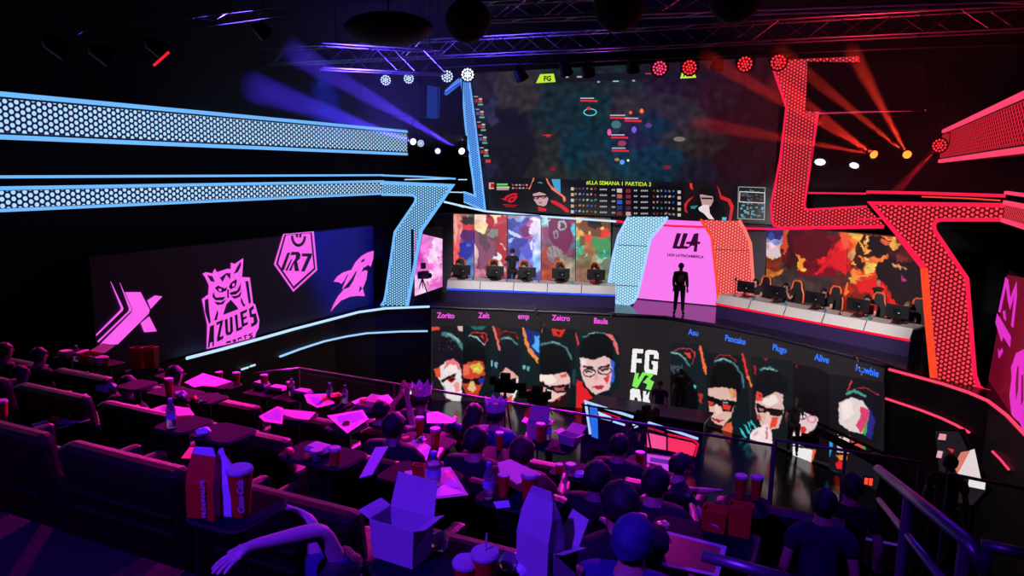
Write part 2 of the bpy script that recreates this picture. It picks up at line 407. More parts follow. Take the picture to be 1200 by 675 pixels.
# ------------------------------------------------------------ hex light panels
HB=hexmat('blue_dot_panel',(184,226,250),(16,14,84),.125,.35)
HL=hexmat('cyan_dot_panel',(158,230,236),(20,40,150),.085,.34)
HW=hexmat('white_blue_dot_panel',(190,244,252),(70,120,190),.10,.40)
HR=hexmat('red_dot_panel',(255,70,76),(104,2,30),.105,.345)
HR2=hexmat('bright_red_dot_panel',(255,132,122),(205,14,44),.10,.37)
HRd=hexmat('dim_red_dot_panel',(232,40,56),(84,2,26),.125,.36)
HB2=hexmat('deep_blue_dot_panel',(120,196,250),(28,70,200),.085,.34)
M_edge=mat('panel_housing',(24,20,48),.5,bump=.1)
def wall_bar(label,X,y0,y1,z0,z1,hm,nm,side,cat='light panel',name='light_bar',group=None):
    t=thing(name,label,cat,(X,y0,z0),group=group); s=side   # side=+1: faces +X
    b=MB(); b.box((X-s*.12,(y0+y1)/2,(z0+z1)/2),(.2,y1-y0,z1-z0)); b.build('housing',M_edge,t)
    b=MB(); P_=[(X,y0,z0+.13),(X,y1,z0+.13),(X,y1,z1-.13),(X,y0,z1-.13)]
    b.prism(P_,(-s*.015,0,0),0,0,lambda p:(p.y,p.z)); b.build('perforated_panel',hm,t)
    for yy in (y0+1,(y0+y1)/2,y1-1):
        b=MB(); xw=-15.5 if s>0 else 5.5; b.tube([(X-s*.2,yy,(z0+z1)/2),(xw,yy,(z0+z1)/2)],.04,6); b.build('wall_bracket',M_dkmetal,t)
    for z in (z0+.045,z1-.045):
        b=MB(); b.box((X+.0*s,(y0+y1)/2,z),(.06,y1-y0,.09)); b.build('light_strip',nm,t)
    return t
wall_bar('long blue honeycomb light bar high on the left wall',-14.6,4,23.07,8.29,9.17,HB,neonB,1)
t=wall_bar('red honeycomb light bar high on the right wall',2.08,9.5,23.0,8.31,9.17,HRd,neonRp,-1)
# lower left: thin line, bar and portal leg
GP=('portal frames flanking the stage',)
PL,DL=(-14.3,20.4),(.91,.41)
t=thing('light_portal','tall blue honeycomb portal leg with its long side bar on the left of the stage','light panel',(-14.3,20.4,3.3))
out=[(447,213),(532,216),(495.6,270),(478.7,360),(447,360),(449,353),(450.6,347),(461.4,271.7),(486,236),(487,231.5),(484,228.6),(479,228),(447,227.5)]
hexpanel(t,PL,DL,out,HL,M_edge)
ribbon(t,PL,DL,[(447,214),(530,217.5),(493.5,270),(476.8,360)],.11,neonB)
ribbon(t,PL,DL,[(440,360),(446,359),(450,353),(451.6,347),(462.6,272),(486,237.5),(487.5,232),(484.5,229),(479,228.5),(447,228)],.075,neonB)
ribbon(t,PL,DL,[(447,205.5),(490,207),(534,209.5)],.055,neonB)
y1=atx(449,220,-14.41)
b=MB(); b.box((-14.5,(4+y1.y)/2,7.18),(.16,y1.y-4,.44)); b.build('bar_housing',M_edge,t)
b=MB(); b.prism([(-14.41,4,7.02),(-14.41,y1.y,7.02),(-14.41,y1.y,7.34),(-14.41,4,7.34)],(-.01,0,0),0,0,lambda p:(p.y,p.z)); b.build('bar_perforated_panel',HB,t)
for z,w in ((6.98,.06),(7.39,.07),(7.60,.055)):
    b=MB(); b.box((-14.4,(4+y1.y)/2,z),(.05,y1.y-4,w)); b.build('light_strip',neonB,t)
# right portal
PR,DR=(2.0,19.5),(.91,-.41)
t=thing('light_portal','tall red honeycomb portal leg with its side bar on the right of the stage','light panel',(2.0,19.5,3.3))
out=[(1017,236.5),(1178,239.5),(1178,257.8),(1104,257.8),(1097,259),(1094,264),(1095.5,271),(1133,326.7),(1142,440),(1146.7,453),(1160,459),(1160,468),(1130,456),(1091,443),(1080,313)]
hexpanel(t,PR,DR,out,HR,M_edge)
ribbon(t,PR,DR,[(1178,240.5),(1020,238),(1056,280)],.10,neonR)
ribbon(t,PR,DR,[(1056,280),(1082.5,314)],.13,neonR)
ribbon(t,PR,DR,[(1082.5,314),(1088,380),(1094,443)],.16,neonO)
ribbon(t,PR,DR,[(1178,257.5),(1104,257.5),(1096.5,259),(1094,264),(1095.5,271),(1133,326.7),(1142,440),(1146.7,453),(1152,457.5),(1160,459)],.085,neonR)
ribbon(t,PR,DR,[(1015,225),(1080,226.3),(1178,229.5)],.075,neonR)
ribbon(t,PR,DR,[(1080,230.5),(1135,232.5),(1172,235)],.03,neonO)
yr=onp(1178,239.5,PR,DR)
b=MB(); zt,zb=7.44,7.06
b.box((yr.x+.1,(yr.y+10)/2,(zt+zb)/2),(.16,yr.y-10,zt-zb)); b.build('bar_housing',M_edge,t)
b=MB(); b.prism([(yr.x,yr.y,zb),(yr.x,10,zb),(yr.x,10,zt),(yr.x,yr.y,zt)],(.01,0,0),0,0,lambda p:(p.y,p.z)); b.build('bar_perforated_panel',HR,t)
for z,w in ((zb,.08),(zt,.09),(zt+.21,.07)):
    b=MB(); b.box((yr.x-.02,(yr.y+10)/2,z),(.06,yr.y-10,w)); b.build('light_strip',neonRp,t)
# centre portal legs
PC,DC=(-6.9,24.85),(1,0)
t=thing('light_portal','white and blue honeycomb leg left of the pink stage doorway screen','light panel',(-6.9,24.9,3.3))
out=[(738,254),(781,254),(778,260),(762,279.4),(746.7,344),(745,350),(741.5,353.5),(737,356),(731,357.5),(726,357.5),(722.8,355),(712,331),(718.7,302),(725,276)]
hexpanel(t,PC,DC,out,HW,M_edge)
ribbon(t,PC,DC,[(736.5,254),(724.5,276),(718,302),(713,332),(722.5,355.5),(727,358),(735,357.5),(742,354),(746.5,347),(762,280),(778.5,260),(782,254)],.085,neonLB)
for y in (287,334):
    ribbon(t,PC,DC,[(717 if y>300 else 723,y),(748 if y>300 else 760,y+1.5)],.02,M_edge,off=.02,name='panel_seam')
t=thing('light_portal','bright red honeycomb leg right of the pink stage doorway screen','light panel',(-4.0,24.9,3.3))
out=[(822.4,258),(866,259),(872,270),(878.4,285.6),(881.5,329),(882,362),(843,360),(841,331),(834.9,277.3)]
hexpanel(t,PC,DC,out,HR2,M_edge)
ribbon(t,PC,DC,[(821,257),(833.9,277.3),(840,331),(842,362)],.08,neonO)
ribbon(t,PC,DC,[(866,258),(873,270),(879.4,285.6),(882.5,329),(883,362)],.10,glow('salmon_neon',(255,120,110),1.05))
ribbon(t,PC,DC,[(835,292),(880,294)],.02,M_edge,off=.02,name='panel_seam')
# pink doorway screen with the league logo
PP,DP=(-6.7,26.2),(1,0)
a=onp(742,350,PP,DP); c=onp(846,350,PP,DP)
t=thing('doorway_screen','bright pink screen in the stage doorway behind the dark standing man','screen',(a.x,26.3,ZS))
b=MB(); b.box(((a.x+c.x)/2,26.29,(ZS+6.7)/2),(c.x-a.x,.14,6.7-ZS)); b.build('cabinet',M_black,t)
b=MB(); b.prism([(a.x+.02,26.21,ZS+.03),(c.x-.02,26.21,ZS+.03),(c.x-.02,26.21,6.65),(a.x+.02,26.21,6.65)],(0,.01,0)); b.build('lit_surface',glow('pink_screen_light',(250,122,240),1.0),t)
dk=(52,6,48); o8=(700,240,4.82)
lla=[]
for ax in (0,1):
    dx=ax*38
    lla+= [(dk,[(448+dx,160),(474+dx,162),(450+dx,232),(478+dx,236),(470+dx,250),(423+dx,246)])]
lla+= [(dk,[(512,248),(545,165),(562,160),(572,162),(562,266),(543,264),(548,232),(532,230)]),(dk,[(505,208),(582,208),(580,222),(500,222)])]
picture('league_logo',PP,DP,xf(lla,*o8),t,base=.03,m=led())
p0=onp(803,300,PP,DP,.04)
text('LIGA LATINOAMERICA','logo_lettering',glow('logo_dark',(60,8,56),1),t,planeM(p0,DP),size=.135,ext=.002,font_bold=.004,sx=.92)
# ------------------------------------------------------------ main screen
PM,DM=(-8,25.5),(1,0)
tm=thing('stage_screen','huge dark screen with the game map hanging above the stage','screen',(-7.8,25.6,6.35))
b=MB(); b.box((-7.8,25.63,8.83),(11.1,.2,5.1)); b.build('cabinet',M_black,tm)
blobs=[(560,110,20,20,(30,22,34)),(600,110,22,18,(46,40,42)),(585,160,30,30,(14,10,24)),(600,190,26,20,(20,14,24)),(640,180,14,20,(34,34,32)),(655,130,20,22,(18,36,42)),(670,180,16,25,(10,40,50)),
 (700,130,14,20,(14,38,40)),(720,100,25,10,(26,32,36)),(735,125,22,10,(44,38,34)),(760,125,22,12,(38,30,32)),(700,210,26,16,(28,40,40)),(650,210,18,14,(36,36,34)),(625,205,14,12,(30,28,26)),(730,190,18,16,(12,44,54)),
 (770,150,20,14,(10,36,44)),(745,160,12,12,(30,26,48)),(800,135,18,16,(40,32,32)),(795,165,22,8,(40,36,28)),(830,170,22,14,(36,24,20)),(780,190,24,14,(12,40,52)),(820,200,22,12,(24,20,34)),(860,200,22,14,(30,10,20)),(870,150,24,18,(44,8,14)),(890,110,22,22,(40,8,14)),(840,110,22,18,(40,14,20)),(860,180,20,16,(34,10,14)),(900,230,20,20,(30,6,14)),(800,95,30,9,(30,16,26)),(570,200,16,20,(28,24,46)),(575,130,10,30,(40,40,70))]
paint('game_picture',PM,DM,Q((549,86),(917,66),(570,245),(904,263)),[(a,b_,c,d_,tuple(min(255,v*1.02+2) for v in e)) for a,b_,c,d_,e in blobs],tm,step=1.7,warp=10,wscale=.05,soft=True,sharp=9,jit=.45,seed=2,off=.02)
hud=[]
R_=(230,40,50); 
def rect(c,x,y,w,h,sl=0): return (c,[(x,y),(x+w,y+w*sl),(x+w,y+w*sl+h),(x,y+h)])
hud+=[(( 200,235,60),[(633,87),(649,86.2),(651,96),(628,97.5)]),((200,235,60),[(800,82),(812,81.5),(816,91),(797,92)]),(( 20,22,26),[(652,88),(795,83),(796,91),(652,97)])]
hud+=[rect((180,180,190),663,89.5,3,1.6),rect((190,150,150),676,89,6,2),rect((130,200,200),718,94.5,7,1.4),rect((160,60,60),756,85.5,7,1.5),rect((160,160,160),700,95,3,2),rect((160,160,160),741,93.5,3,2)]
# side player column
for k in range(5):
    y=113+15*k; x=555+1.7*k
    hud+=[rect((160,160,170),x,y-.5,5,1.3),rect((150,50,50) if k%2==0 else (60,90,160),x+1,y+3,4.5,4),rect((190,190,195),x+6,y+2,4,2),rect((200,70,60),x+6,y+4.5,4,3),rect((60,190,150),x+5,y+8.5,6,2)]
hud+=[rect((200,60,40),569,187,6,3.5)]
# units with health bars on the map
hud+=ring((110,215,235),691.5,131.5,7.5,4,1)
for (x,y,w) in ((680,117,20),(715,137,22),(732,140.5,20),(716,160,20),(717,175.5,20)):
    hud+=[rect((190,190,200),x,y-2.5,w*.8,1.2),rect(R_,x,y,w,2.0,.02)]
for (x,y,rx,ry,c) in ((690,127,3,2,(190,60,60)),(714,155,2.5,4,(240,90,180)),(722,146,6,5,(70,110,120)),(743,152,3,4,(120,90,230)),(752,130,2.5,3,(250,110,50)),(739,132,2,2,(250,90,50)),(729,168,5,3.5,(150,60,80)),(729,190,3,3,(90,160,250)),(723,187,3,2,(180,120,60)),(642,159,2,2,(190,50,40)),(722,153,5,3,(40,50,60)),(760,147,4,3,(90,60,130)),(648,198,4,2.5,(120,30,34)),(782,196,5,2.5,(120,30,34)),(796,163,7,3,(120,112,96)),(736,188,1.5,1.5,(230,230,240))): hud.append((c,oval(x,y,rx,ry,8)))
hud+=[rect(R_,636,158,10,1)]
# lower third
hud+=[((20,16,22),[(570,208),(905,216),(904,263),(570,246)])]
hud+=[rect((235,160,150),573,214,6,7.5),rect((160,30,40),575,215,4,5),rect((90,200,130),582,215,13,2.4),rect((200,200,120),582,218.5,15,2.4),rect((190,170,220),582,221.5,14,1.2)]
for i in range(10): hud.append(rect((170,170,180) if i%3 else (200,60,60),600+4*(i%5),216+3.6*(i//5),2.4,1.6))
# red eye emblem
hud+=xf([((215,26,44),[(395,365),(430,368),(460,335),(520,312),(572,312),(555,330),(520,330),(480,350),(455,375),(465,392),(430,380)]),((215,26,44),[(470,395),(475,372),(500,350),(560,335),(572,330),(560,365),(530,400),(490,408)]),((26,14,20),[(495,385),(505,368),(535,358),(525,380),(505,392)]),((190,26,40),[(425,422),(570,430),(570,437),(425,430)]),((190,26,40),[(440,440),(545,446),(545,452),(440,446)])],540,190,8.57)
# player cameras
cam1=[((22,26,32),[(620,209),(657,211),(670,232),(670,251),(620,249)]),((70,160,210),[(646,210),(656.5,210),(657,226),(650,221)]),((16,18,24),[(620,225),(669,238),(669,252),(620,249)])]
cam1+=xf([((235,120,90),[(728,155),(738,160),(722,225),(690,275),(676,270),(705,225)]),((235,120,90),[(852,160),(868,165),(900,230),(1050,350),(1055,385),(1035,405),(1020,350),(890,260)]),
 ((12,16,22),[(700,260),(720,200),(780,170),(850,190),(900,250),(930,330),(900,420),(880,500),(700,490),(690,380)]),((90,120,130),[(765,205),(800,195),(830,215),(800,215)]),
 ((205,160,165),[(722,320),(790,300),(850,320),(880,370),(860,430),(820,450),(770,430),(735,380)]),((30,24,30),[(722,340),(860,330),(865,350),(830,372),(790,352),(775,375),(735,370)]),((190,110,110),[(740,352),(770,350),(765,368),(742,365)]),((190,110,110),[(805,352),(845,345),(835,366),(810,366)]),((150,60,70),[(775,408),(800,400),(820,408),(800,416)]),
 ((8,10,14),[(720,305),(760,290),(860,310),(850,270),(800,250),(740,260)]),((20,24,30),[(690,420),(770,430),(860,450),(930,430),(960,500),(690,495)]),((210,26,44),[(900,380),(960,390),(1040,440),(1105,500),(1060,505),(990,450),(910,410)]),((210,26,44),[(775,445),(860,470),(855,495),(780,490)])],540,190,8.57)
hud+=cam1
hud+=[((30,18,22),[(803,216),(858,218),(861,259),(804,257)])]
cam2=[((230,50,40),[(710,70),(725,70),(730,110),(715,100)]),((210,40,46),[(705,160),(735,145),(700,180),(690,215),(705,240),(685,230),(680,190)]),((210,40,46),[(865,80),(880,110),(890,140),(940,160),(960,200),(945,280),(930,285),(940,210),(925,175),(885,160)]),
 ((14,14,18),[(700,200),(740,190),(770,110),(800,85),(840,95),(860,160),(900,200),(935,285),(700,270)]),((190,150,150),[(768,135),(840,130),(845,170),(830,200),(800,215),(780,190)]),((20,16,18),[(765,130),(800,100),(850,110),(845,145),(800,138)]),((40,26,28),[(775,150),(840,152),(838,162),(778,160)]),
 ((235,215,215),[(760,210),(790,190),(820,195),(825,240),(850,275),(820,272),(790,240),(765,225)]),((40,130,140),[(715,200),(760,195),(740,215),(720,215)]),((60,200,220),[(893,262),(920,262),(915,282),(895,280)])]
hud+=xf(cam2,660,200,4.8)
# statistics table
hud+=[((12,11,18),[(667,214.5),(800,218.5),(800,257),(667,251)])]
random.seed(11)
pal=[(200,40,50),(180,180,190),(200,170,120),(60,120,200),(60,170,160),(150,150,160),(230,230,235),(120,80,60)]
for r in range(5):
    y=219.5+6.7*r
    for cx,w,kind in [(669,3.5,1),(703,10,0),(717,5,0),(743,5,0),(751,10,0),(794,3.8,1)]:
        yy=y+(cx-669)*.03
        if kind: hud.append(rect((200,170,140) if r%2 else (190,190,200),cx,yy,w,3.6,.03))
        else:
            for q in range(int(w//2.2)): hud.append(rect((175,175,185),cx+2.2*q,yy+.6,1.5,1.8,.03))
    for q in range(6): hud.append(rect(tuple(.8*v for v in random.choice(pal)),673.5+4.6*q,y+.1+q*.12,1.6+random.random()*1.4,2.2,.1*random.uniform(-3,3)))
    for q in range(6): hud.append(rect(tuple(.8*v for v in random.choice(pal)),765+4.6*q,y+2.8+q*.12,1.6+random.random()*1.4,2.2,.1*random.uniform(-3,3)))
    hud.append(rect([(200,190,200),(190,90,60),(50,90,200),(40,50,110),(110,40,50)][r],723,y+1.5,6,4.6,.03)); hud.append(rect([(150,30,40),(120,40,60),(120,60,60),(80,30,70),(200,160,150)][r],733.5,y+1.9,5.6,4.4,.03))
# mini map
hud+=[((150,150,150),[(865,218.5),(897,219.5),(896,258),(864,256.5)]),((24,30,30),[(866,219.5),(896,220.5),(895,257),(865,255.5)])]
random.seed(7)
for i in range(70):
    x,y=random.uniform(866.5,893),random.uniform(221,254)
    c=random.choice([(70,120,130),(100,80,60),(60,80,70),(120,40,46),(60,70,120),(130,120,100)]) if y<238 or random.random()<.4 else (90,160,180)
    hud.append(rect(c,x,y,random.uniform(1.2,3.6),random.uniform(1,2.6),.03))
hud+=ring((225,225,230),0,0,0,0,0)[:0]+stroke((225,225,230),[(867,224.5),(896,226),(896,238),(866.5,236.5),(867,224.5)],.8)
picture('broadcast_overlay',PM,DM,hud,tm,base=.03,step=.0006)
p0=onp(724.5,215.2,PM,DM,.29)
text('#LLA SEMANA 1 PARTIDA 3','match_title',glow('acid_yellow_text',(205,235,60),1),tm,planeM(p0,DM),size=.19,ext=.002,font_bold=.002)
p0=onp(641.5,92.3,PM,DM,.29); text('FG','team_tag',glow('dark_text',(14,20,10),1),tm,planeM(p0,DM),size=.24,ext=.002,font_bold=.01)
p0=onp(806,87,PM,DM,.29); text('AK','team_tag',glow('dark_text',(14,20,10),1),tm,planeM(p0,DM),size=.22,ext=.002,font_bold=.01)
# frames beside the main screen
PF,DF=(-8,25.2),(1,0)
t=thing('screen_frame','narrow blue honeycomb frame down the left side of the big stage screen','light panel',(-13.2,25.3,6.3))
hexpanel(t,PF,DF,[(539.5,88),(549,88),(555,130),(561,185),(568.5,247),(543.5,236.5),(543,225.5),(556.5,229.5),(550,190),(546,150),(541,110)],HB2,M_edge)
ribbon(t,PF,DF,[(540.5,92),(545.5,148.7),(554,209),(556.5,229.5),(543,225)],.07,neonB)
ribbon(t,PF,DF,[(549.5,92),(556,140),(562,190),(568.5,247),(543.5,236.5)],.06,neonB)
hexpanel(t,PF,DF,[(521,106),(538,91),(541,98),(522.5,112)],HB2,M_edge,name='corner_panel')
ribbon(t,PF,DF,[(520,110),(540,97)],.06,neonBd)
t=thing('screen_frame','wide red honeycomb frame right of the big stage screen','light panel',(-2.2,25.3,6.3))
out=[(904,71),(1007,66),(1007,75),(949,79),(948,110),(959,131),(943,238),(945,245.5),(1016,242.5),(1037,265),(913,267),(906,264),(904,258),(903,240),(914,185),(921,126)]
hexpanel(t,PF,DF,out,HR,M_edge)
ribbon(t,PF,DF,[(906,80),(921.5,126),(914.5,185),(903.8,240),(904.5,258),(906.5,264),(913,266.5),(1036,265)],.07,neonR)
ribbon(t,PF,DF,[(948,108),(958.8,131),(942.8,238),(943,243),(946,245.8),(1016,242)],.07,neonR)
ribbon(t,PF,DF,[(1006,262),(1006,257),(1034,256)],.05,neonR)
# thin light line under the screen, blue into red
t=thing('light_line','thin line of light under the big screen turning from icy blue to red','light strip',(-9,25.1,6.2))
PT=(-8,25.05)
ribbon(t,PT,(1,0),[(520,236.5),(568,247.5),(640,254),(722,259.5)],.07,neonW,name='blue_strip')
ribbon(t,PT,(1,0),[(722,259.5),(790,265),(903,268.5),(1036,266.5)],.07,neonR,name='red_strip')
t=thing('light_line','thin white light lines between the blue portal and the screen frame','light strip',(-12.5,24,7))
for p_ in ([(474,210.5),(532,209.5)],[(537,210.5),(547,210.5)],[(522,225),(543,225.5)],[(521,236),(543,243)]):
    ribbon(t,(-12.5,24.0),(1,0),p_,.035,neonW,name='lit_tube')
# right upper thin line
t=thing('light_line','thin red light line between the screen frame and the red portal','light strip',(-.5,23,7.5))
ribbon(t,(-1,23),(1,0),[(947,226),(1015,227)],.05,neonR,name='lit_tube')
# ------------------------------------------------------------ logo wall on the left
XL=-14.3; PLG,DLG=(XL,10),(0,1)
t=thing('logo_screen','long dark screen with four pink team logos on the left wall','screen',(XL-.1,15,ZS))
y0=onp(105,300,PLG,DLG).y; y1=onp(437,262,PLG,DLG).y
b=MB(); b.box((XL-.09,(y0+y1)/2,(ZS+5.96)/2),(.16,y1-y0,5.96-ZS)); b.build('cabinet',M_black,t)
b=MB(); b.prism([(XL,y0,ZS+.02),(XL,y1,ZS+.02),(XL,y1,5.94),(XL,y0,5.94)],(-.005,0,0))
b.build('screen_surface',mat('dark_screen_surface',(40,34,92),.5,bump=.02),t)
def gl(cx,cy,s): return lambda pp:[(cx+x/s,cy+y/s) for x,y in pp]
PK=(250,96,236); DKN=(18,6,38)
# cross logo, crop origin (0,240) scale 3.373
lx=[(PK,[(494,345),(556,345),(592,415),(588,430),(465,552),(395,552),(520,425),(522,410)]),(PK,[(472,305),(476,312),(520,410),(518,420),(388,545),(386,538),(508,420),(510,410)]),(PK,[(436,302),(440,306),(488,408),(486,418),(380,520),(380,512),(476,415),(478,408)]),
    (PK,[(582,378),(612,358),(642,362),(596,412)]),(PK,[(556,468),(590,440),(620,500),(570,504)])]
picture('cross_logo',PLG,DLG,xf(lx,0,240,3.373),t)
# owl logo, crop (220,290) scale 5.19
ow=[(PK,[(90,160),(110,150),(150,158),(165,128),(178,150),(240,130),(262,130),(262,92),(285,100),(338,65),(335,120),(330,180),(378,182),(398,340),(410,345),(436,440),(432,490),(415,520),(410,545),(240,590),(115,618),(118,470),(86,315),(125,285),(128,230),(105,180)]),
 (DKN,[(118,168),(150,175),(165,210),(140,205)]),(DKN,[(322,85),(325,110),(305,150),(280,160),(300,120)]),(DKN,[(196,185),(235,155),(255,158),(262,150),(258,195),(235,165),(212,210)]),
 (DKN,[(104,320),(125,310),(130,380),(140,455),(130,465),(105,390)]),(DKN,[(350,205),(368,205),(385,335),(372,345)]),
 (DKN,[(165,245),(185,232),(225,250),(240,238),(235,262),(205,275),(185,270)]),(PK,[(185,250),(205,250),(205,268),(190,266)]),(DKN,[(250,240),(262,215),(295,192),(300,205),(290,240),(262,255)]),(PK,[(270,222),(285,215),(285,235),(272,238)]),
 (DKN,[(155,270),(170,305),(230,300),(215,320),(170,322),(150,300)]),(DKN,[(160,330),(200,335),(235,315),(215,345),(180,350)]),(DKN,[(255,275),(300,262),(325,215),(320,260),(295,285),(262,290)]),(DKN,[(262,298),(305,292),(330,262),(318,300),(285,312)]),
 (DKN,[(240,255),(250,255),(250,310),(240,305)]),(DKN,[(215,410),(235,345),(262,318),(300,360),(308,375)]),(DKN,[(160,445),(180,380),(186,400),(178,440)]),(DKN,[(325,300),(340,340),(352,350),(340,362),(322,330)]),
 (DKN,[(122,610),(135,480),(160,470),(160,600),(150,602),(150,575),(136,580),(132,608)]),(DKN,[(175,455),(215,440),(212,460),(195,545),(218,535),(216,555),(178,575),(178,550),(196,462),(176,475)]),
 (DKN,[(225,440),(242,432),(246,515),(258,512),(256,425),(272,420),(276,510),(262,530),(236,535),(230,520)]),(DKN,[(285,412),(302,406),(308,490),(330,480),(332,496),(296,512)]),
 (DKN,[(318,395),(360,375),(360,392),(336,404),(338,425),(358,416),(358,430),(340,440),(342,462),(366,452),(366,468),(330,486)]),(DKN,[(372,375),(400,352),(402,372),(388,385),(390,405),(415,400),(426,450),(416,470),(386,485),(384,465),(402,455),(400,425),(378,425)]),
 (DKN,[(232,585),(236,572),(262,566),(264,578),(246,582)]),(DKN,[(272,562),(292,556),(296,572),(276,578)]),(DKN,[(302,552),(326,542),(330,562),(318,552),(308,570)]),(DKN,[(334,538),(362,530),(362,538),(352,540),(354,556),(346,558),(344,542)]),(DKN,[(370,528),(392,518),(394,526),(380,532),(396,536),(396,548),(374,554),(374,546),(388,542),(372,538)])]
picture('owl_logo',PLG,DLG,xf(ow,220,290,5.19),t)
# shield logo, crop (310,260) scale 5.63
sh=[(PK,[(122,80),(325,62),(348,318),(190,462),(62,280)]),(DKN,[(132,85),(312,70),(336,312),(192,445),(76,278)]),(PK,[(142,88),(302,75),(325,305),(192,425),(90,275)]),
 (DKN,oval(224,95,50,70,14,0,PI)+[(174,90)]),(PK,oval(224,95,34,50,12,0,PI)+[(190,90)]),(DKN,[(205,80),(220,80),(222,105),(208,100)]),(DKN,[(228,82),(246,80),(240,104),(230,104)]),
 (DKN,[(150,205),(170,200),(128,320),(106,318)]),(DKN,[(176,245),(182,250),(150,322),(136,322)]),(DKN,[(190,262),(196,268),(176,322),(160,322)]),
 (DKN,[(178,198),(225,198),(238,215),(232,245),(215,258),(228,325),(200,325),(192,262),(205,240),(208,218),(170,220)]),(DKN,[(248,208),(314,208),(312,225),(265,328),(240,326),(284,228),(246,228)])]
picture('shield_logo',PLG,DLG,xf(sh,310,260,5.63),t)
fs=[(PK,[(720,190),(718,240),(700,298),(688,285),(672,290),(680,330),(672,380),(648,440),(662,490),(610,488),(560,495),(505,520),(465,560),(435,595),(455,545),(485,490),(520,450),(512,440),(530,400),(540,370),(515,400),(508,410),(490,398),(455,395),(480,360),(515,335),(550,322),(572,318),(600,265),(640,225),(680,202)]),
 (DKN,[(632,268),(645,250),(664,242),(655,262)]),(DKN,[(600,330),(612,322),(585,390),(558,432),(512,448),(545,410),(575,370)]),(DKN,[(700,298),(690,288),(655,300),(630,345),(618,370),(640,330),(665,318),(682,325)]),(DKN,[(645,440),(622,465),(630,420)]),(DKN,[(548,345),(552,350),(535,385),(528,380)])]
picture('fin_logo',PLG,DLG,xf(fs,310,260,5.63),t)
# ------------------------------------------------------------ poster screen right side wall
t=thing('side_screen','tall red screen with pink artwork on the right side wall','screen',(3.35,18,2.5))
XR=3.32; PX,DX=(XR,18),(0,1)
z1=5.95; ya=onp(1180,322,PX,DX).y
b=MB(); b.box((XR+.09,(12+ya)/2,4.5),(.14,ya-12,2.9)); b.build('cabinet',M_black,t)
pol=[((104,6,34),[(1180,322),(1225,330),(1225,520),(1155,464)])]
PK2=(225,48,200)
pol+=xf([(PK2,[(148,75),(158,85),(166,150),(188,90),(190,140),(186,175),(176,260),(168,250),(176,180),(180,140),(164,195),(156,160),(150,110),(130,205),(122,200)]),(PK2,[(118,205),(168,290),(164,330),(140,290),(134,310),(112,240)]),(PK2,[(120,330),(126,345),(136,330),(138,345),(124,370)]),
   (PK2,[(138,200),(146,195),(150,235),(142,225)]),(PK2,[(176,380),(185,350),(215,335),(215,640),(200,600),(170,570),(162,500),(170,440),(168,400)])],1130,300,3.07)
pol+=xf([((110,10,60),[(190,400),(196,395),(194,480),(186,520),(184,460)]),((110,10,60),[(205,430),(212,425),(212,520),(204,540)])],1130,300,3.07)
picture('lit_surface',PX,DX,pol,t)
# ============================================================ LED WALL UNDER THE STAGE
tw=thing('portrait_screen_wall','wide curved screen under the stage showing ten player portraits and their names','screen',(-5.1,23.4,0))
WL=[(505,357.5),(600,361),(700,365.5),(780,370),(850,381),(900,391),(1000,415),(1039,426)]
def fr(x,y,o): return front(x,y,o)
b=MB()
cs=[atz(x,y,ZS) for x,y in WL]; cs=[Vector((q.x,q.y,0)) for q in cs]
def inward(p,d=.04): 
    n=(Vector((-5,12,0))-p); n.normalize(); return p+n*d
cc=[inward(q,.05) for q in cs]
for p,q in zip(cc,cc[1:]): b.face([p+Vector((0,0,.05)),q+Vector((0,0,.05)),q+Vector((0,0,ZS-.12)),p+Vector((0,0,ZS-.12))],0,(36,32,36))
b.build('panel_surface',led(),tw)
b=MB()
for p,q in zip(cc,cc[1:]): b.tube([p+Vector((0,0,ZS-.06)),q+Vector((0,0,ZS-.06))],.05,6)
b.build('top_trim',M_edge,tw)
CL=[(505.8,542.3),(542.3,575.5),(575.5,632.5),(632.5,674.5),(674.5,727),(785.5,828),(828,879),(879,929),(929,972),(972,1038)]; PN=[0]
def portrait(polys,bg):
    i=PN[0]; PN[0]+=1; return raster('portrait',bg+polys,tw,fr,CL[i][0],CL[i][1],off=.075,seed=i)
teal=(70,120,124); hi=(150,196,196); blk=(12,14,20); drk=(10,24,28); skin=(214,172,164); paleS=(220,206,206); redS=(222,40,44)
c1=(500,350,4.82); c2=(560,350,4.82); c3=(620,350,4.5); c4=(725,390,4.825); c5=(780,390,4.5); c6=(860,400,4.82); c7=(900,410,3.97)
def poly(c,*p): return (c,list(p))
P1=[poly((30,26,30),(28,155),(205,155),(205,480),(200,620),(28,600)),poly((220,80,50),(28,160),(75,158),(70,175),(28,182)),poly((210,180,170),(172,155),(215,155),(208,185),(180,178))]
P1+=stroke(teal,[(90,200),(135,205),(175,235),(205,280)],24)+stroke(hi,[(120,200),(160,220),(185,245)],7)
P1+=[poly((26,20,32),(30,290),(55,235),(100,222),(150,240),(195,300),(205,370),(150,345),(110,360),(60,400),(35,450),(28,400)),
 poly((232,222,222),(50,420),(60,400),(110,352),(150,338),(185,372),(198,420),(198,540),(188,605),(140,590),(105,560),(95,500)),poly((232,120,130),(110,352),(150,338),(182,368),(192,405),(150,398),(125,425),(95,400)),poly((245,230,225),(100,400),(130,370),(165,375),(185,410),(140,410),(110,432)),
 poly((225,84,60),(42,402),(72,385),(82,442),(55,445)),poly((22,16,22),(78,462),(128,436),(168,420),(160,440),(115,460),(90,475)),poly((200,50,50),(112,458),(150,440),(168,455),(140,478)),poly(blk,(126,455),(150,448),(155,460),(135,468)),
 poly((120,160,170),(95,480),(110,520),(108,560),(98,540)),poly((200,60,60),(106,570),(132,565),(136,588),(108,598)),poly((60,30,36),(110,560),(160,585),(190,600),(150,612),(105,605)),poly((236,150,150),(150,480),(180,470),(190,520),(165,530))]
random.seed(5)
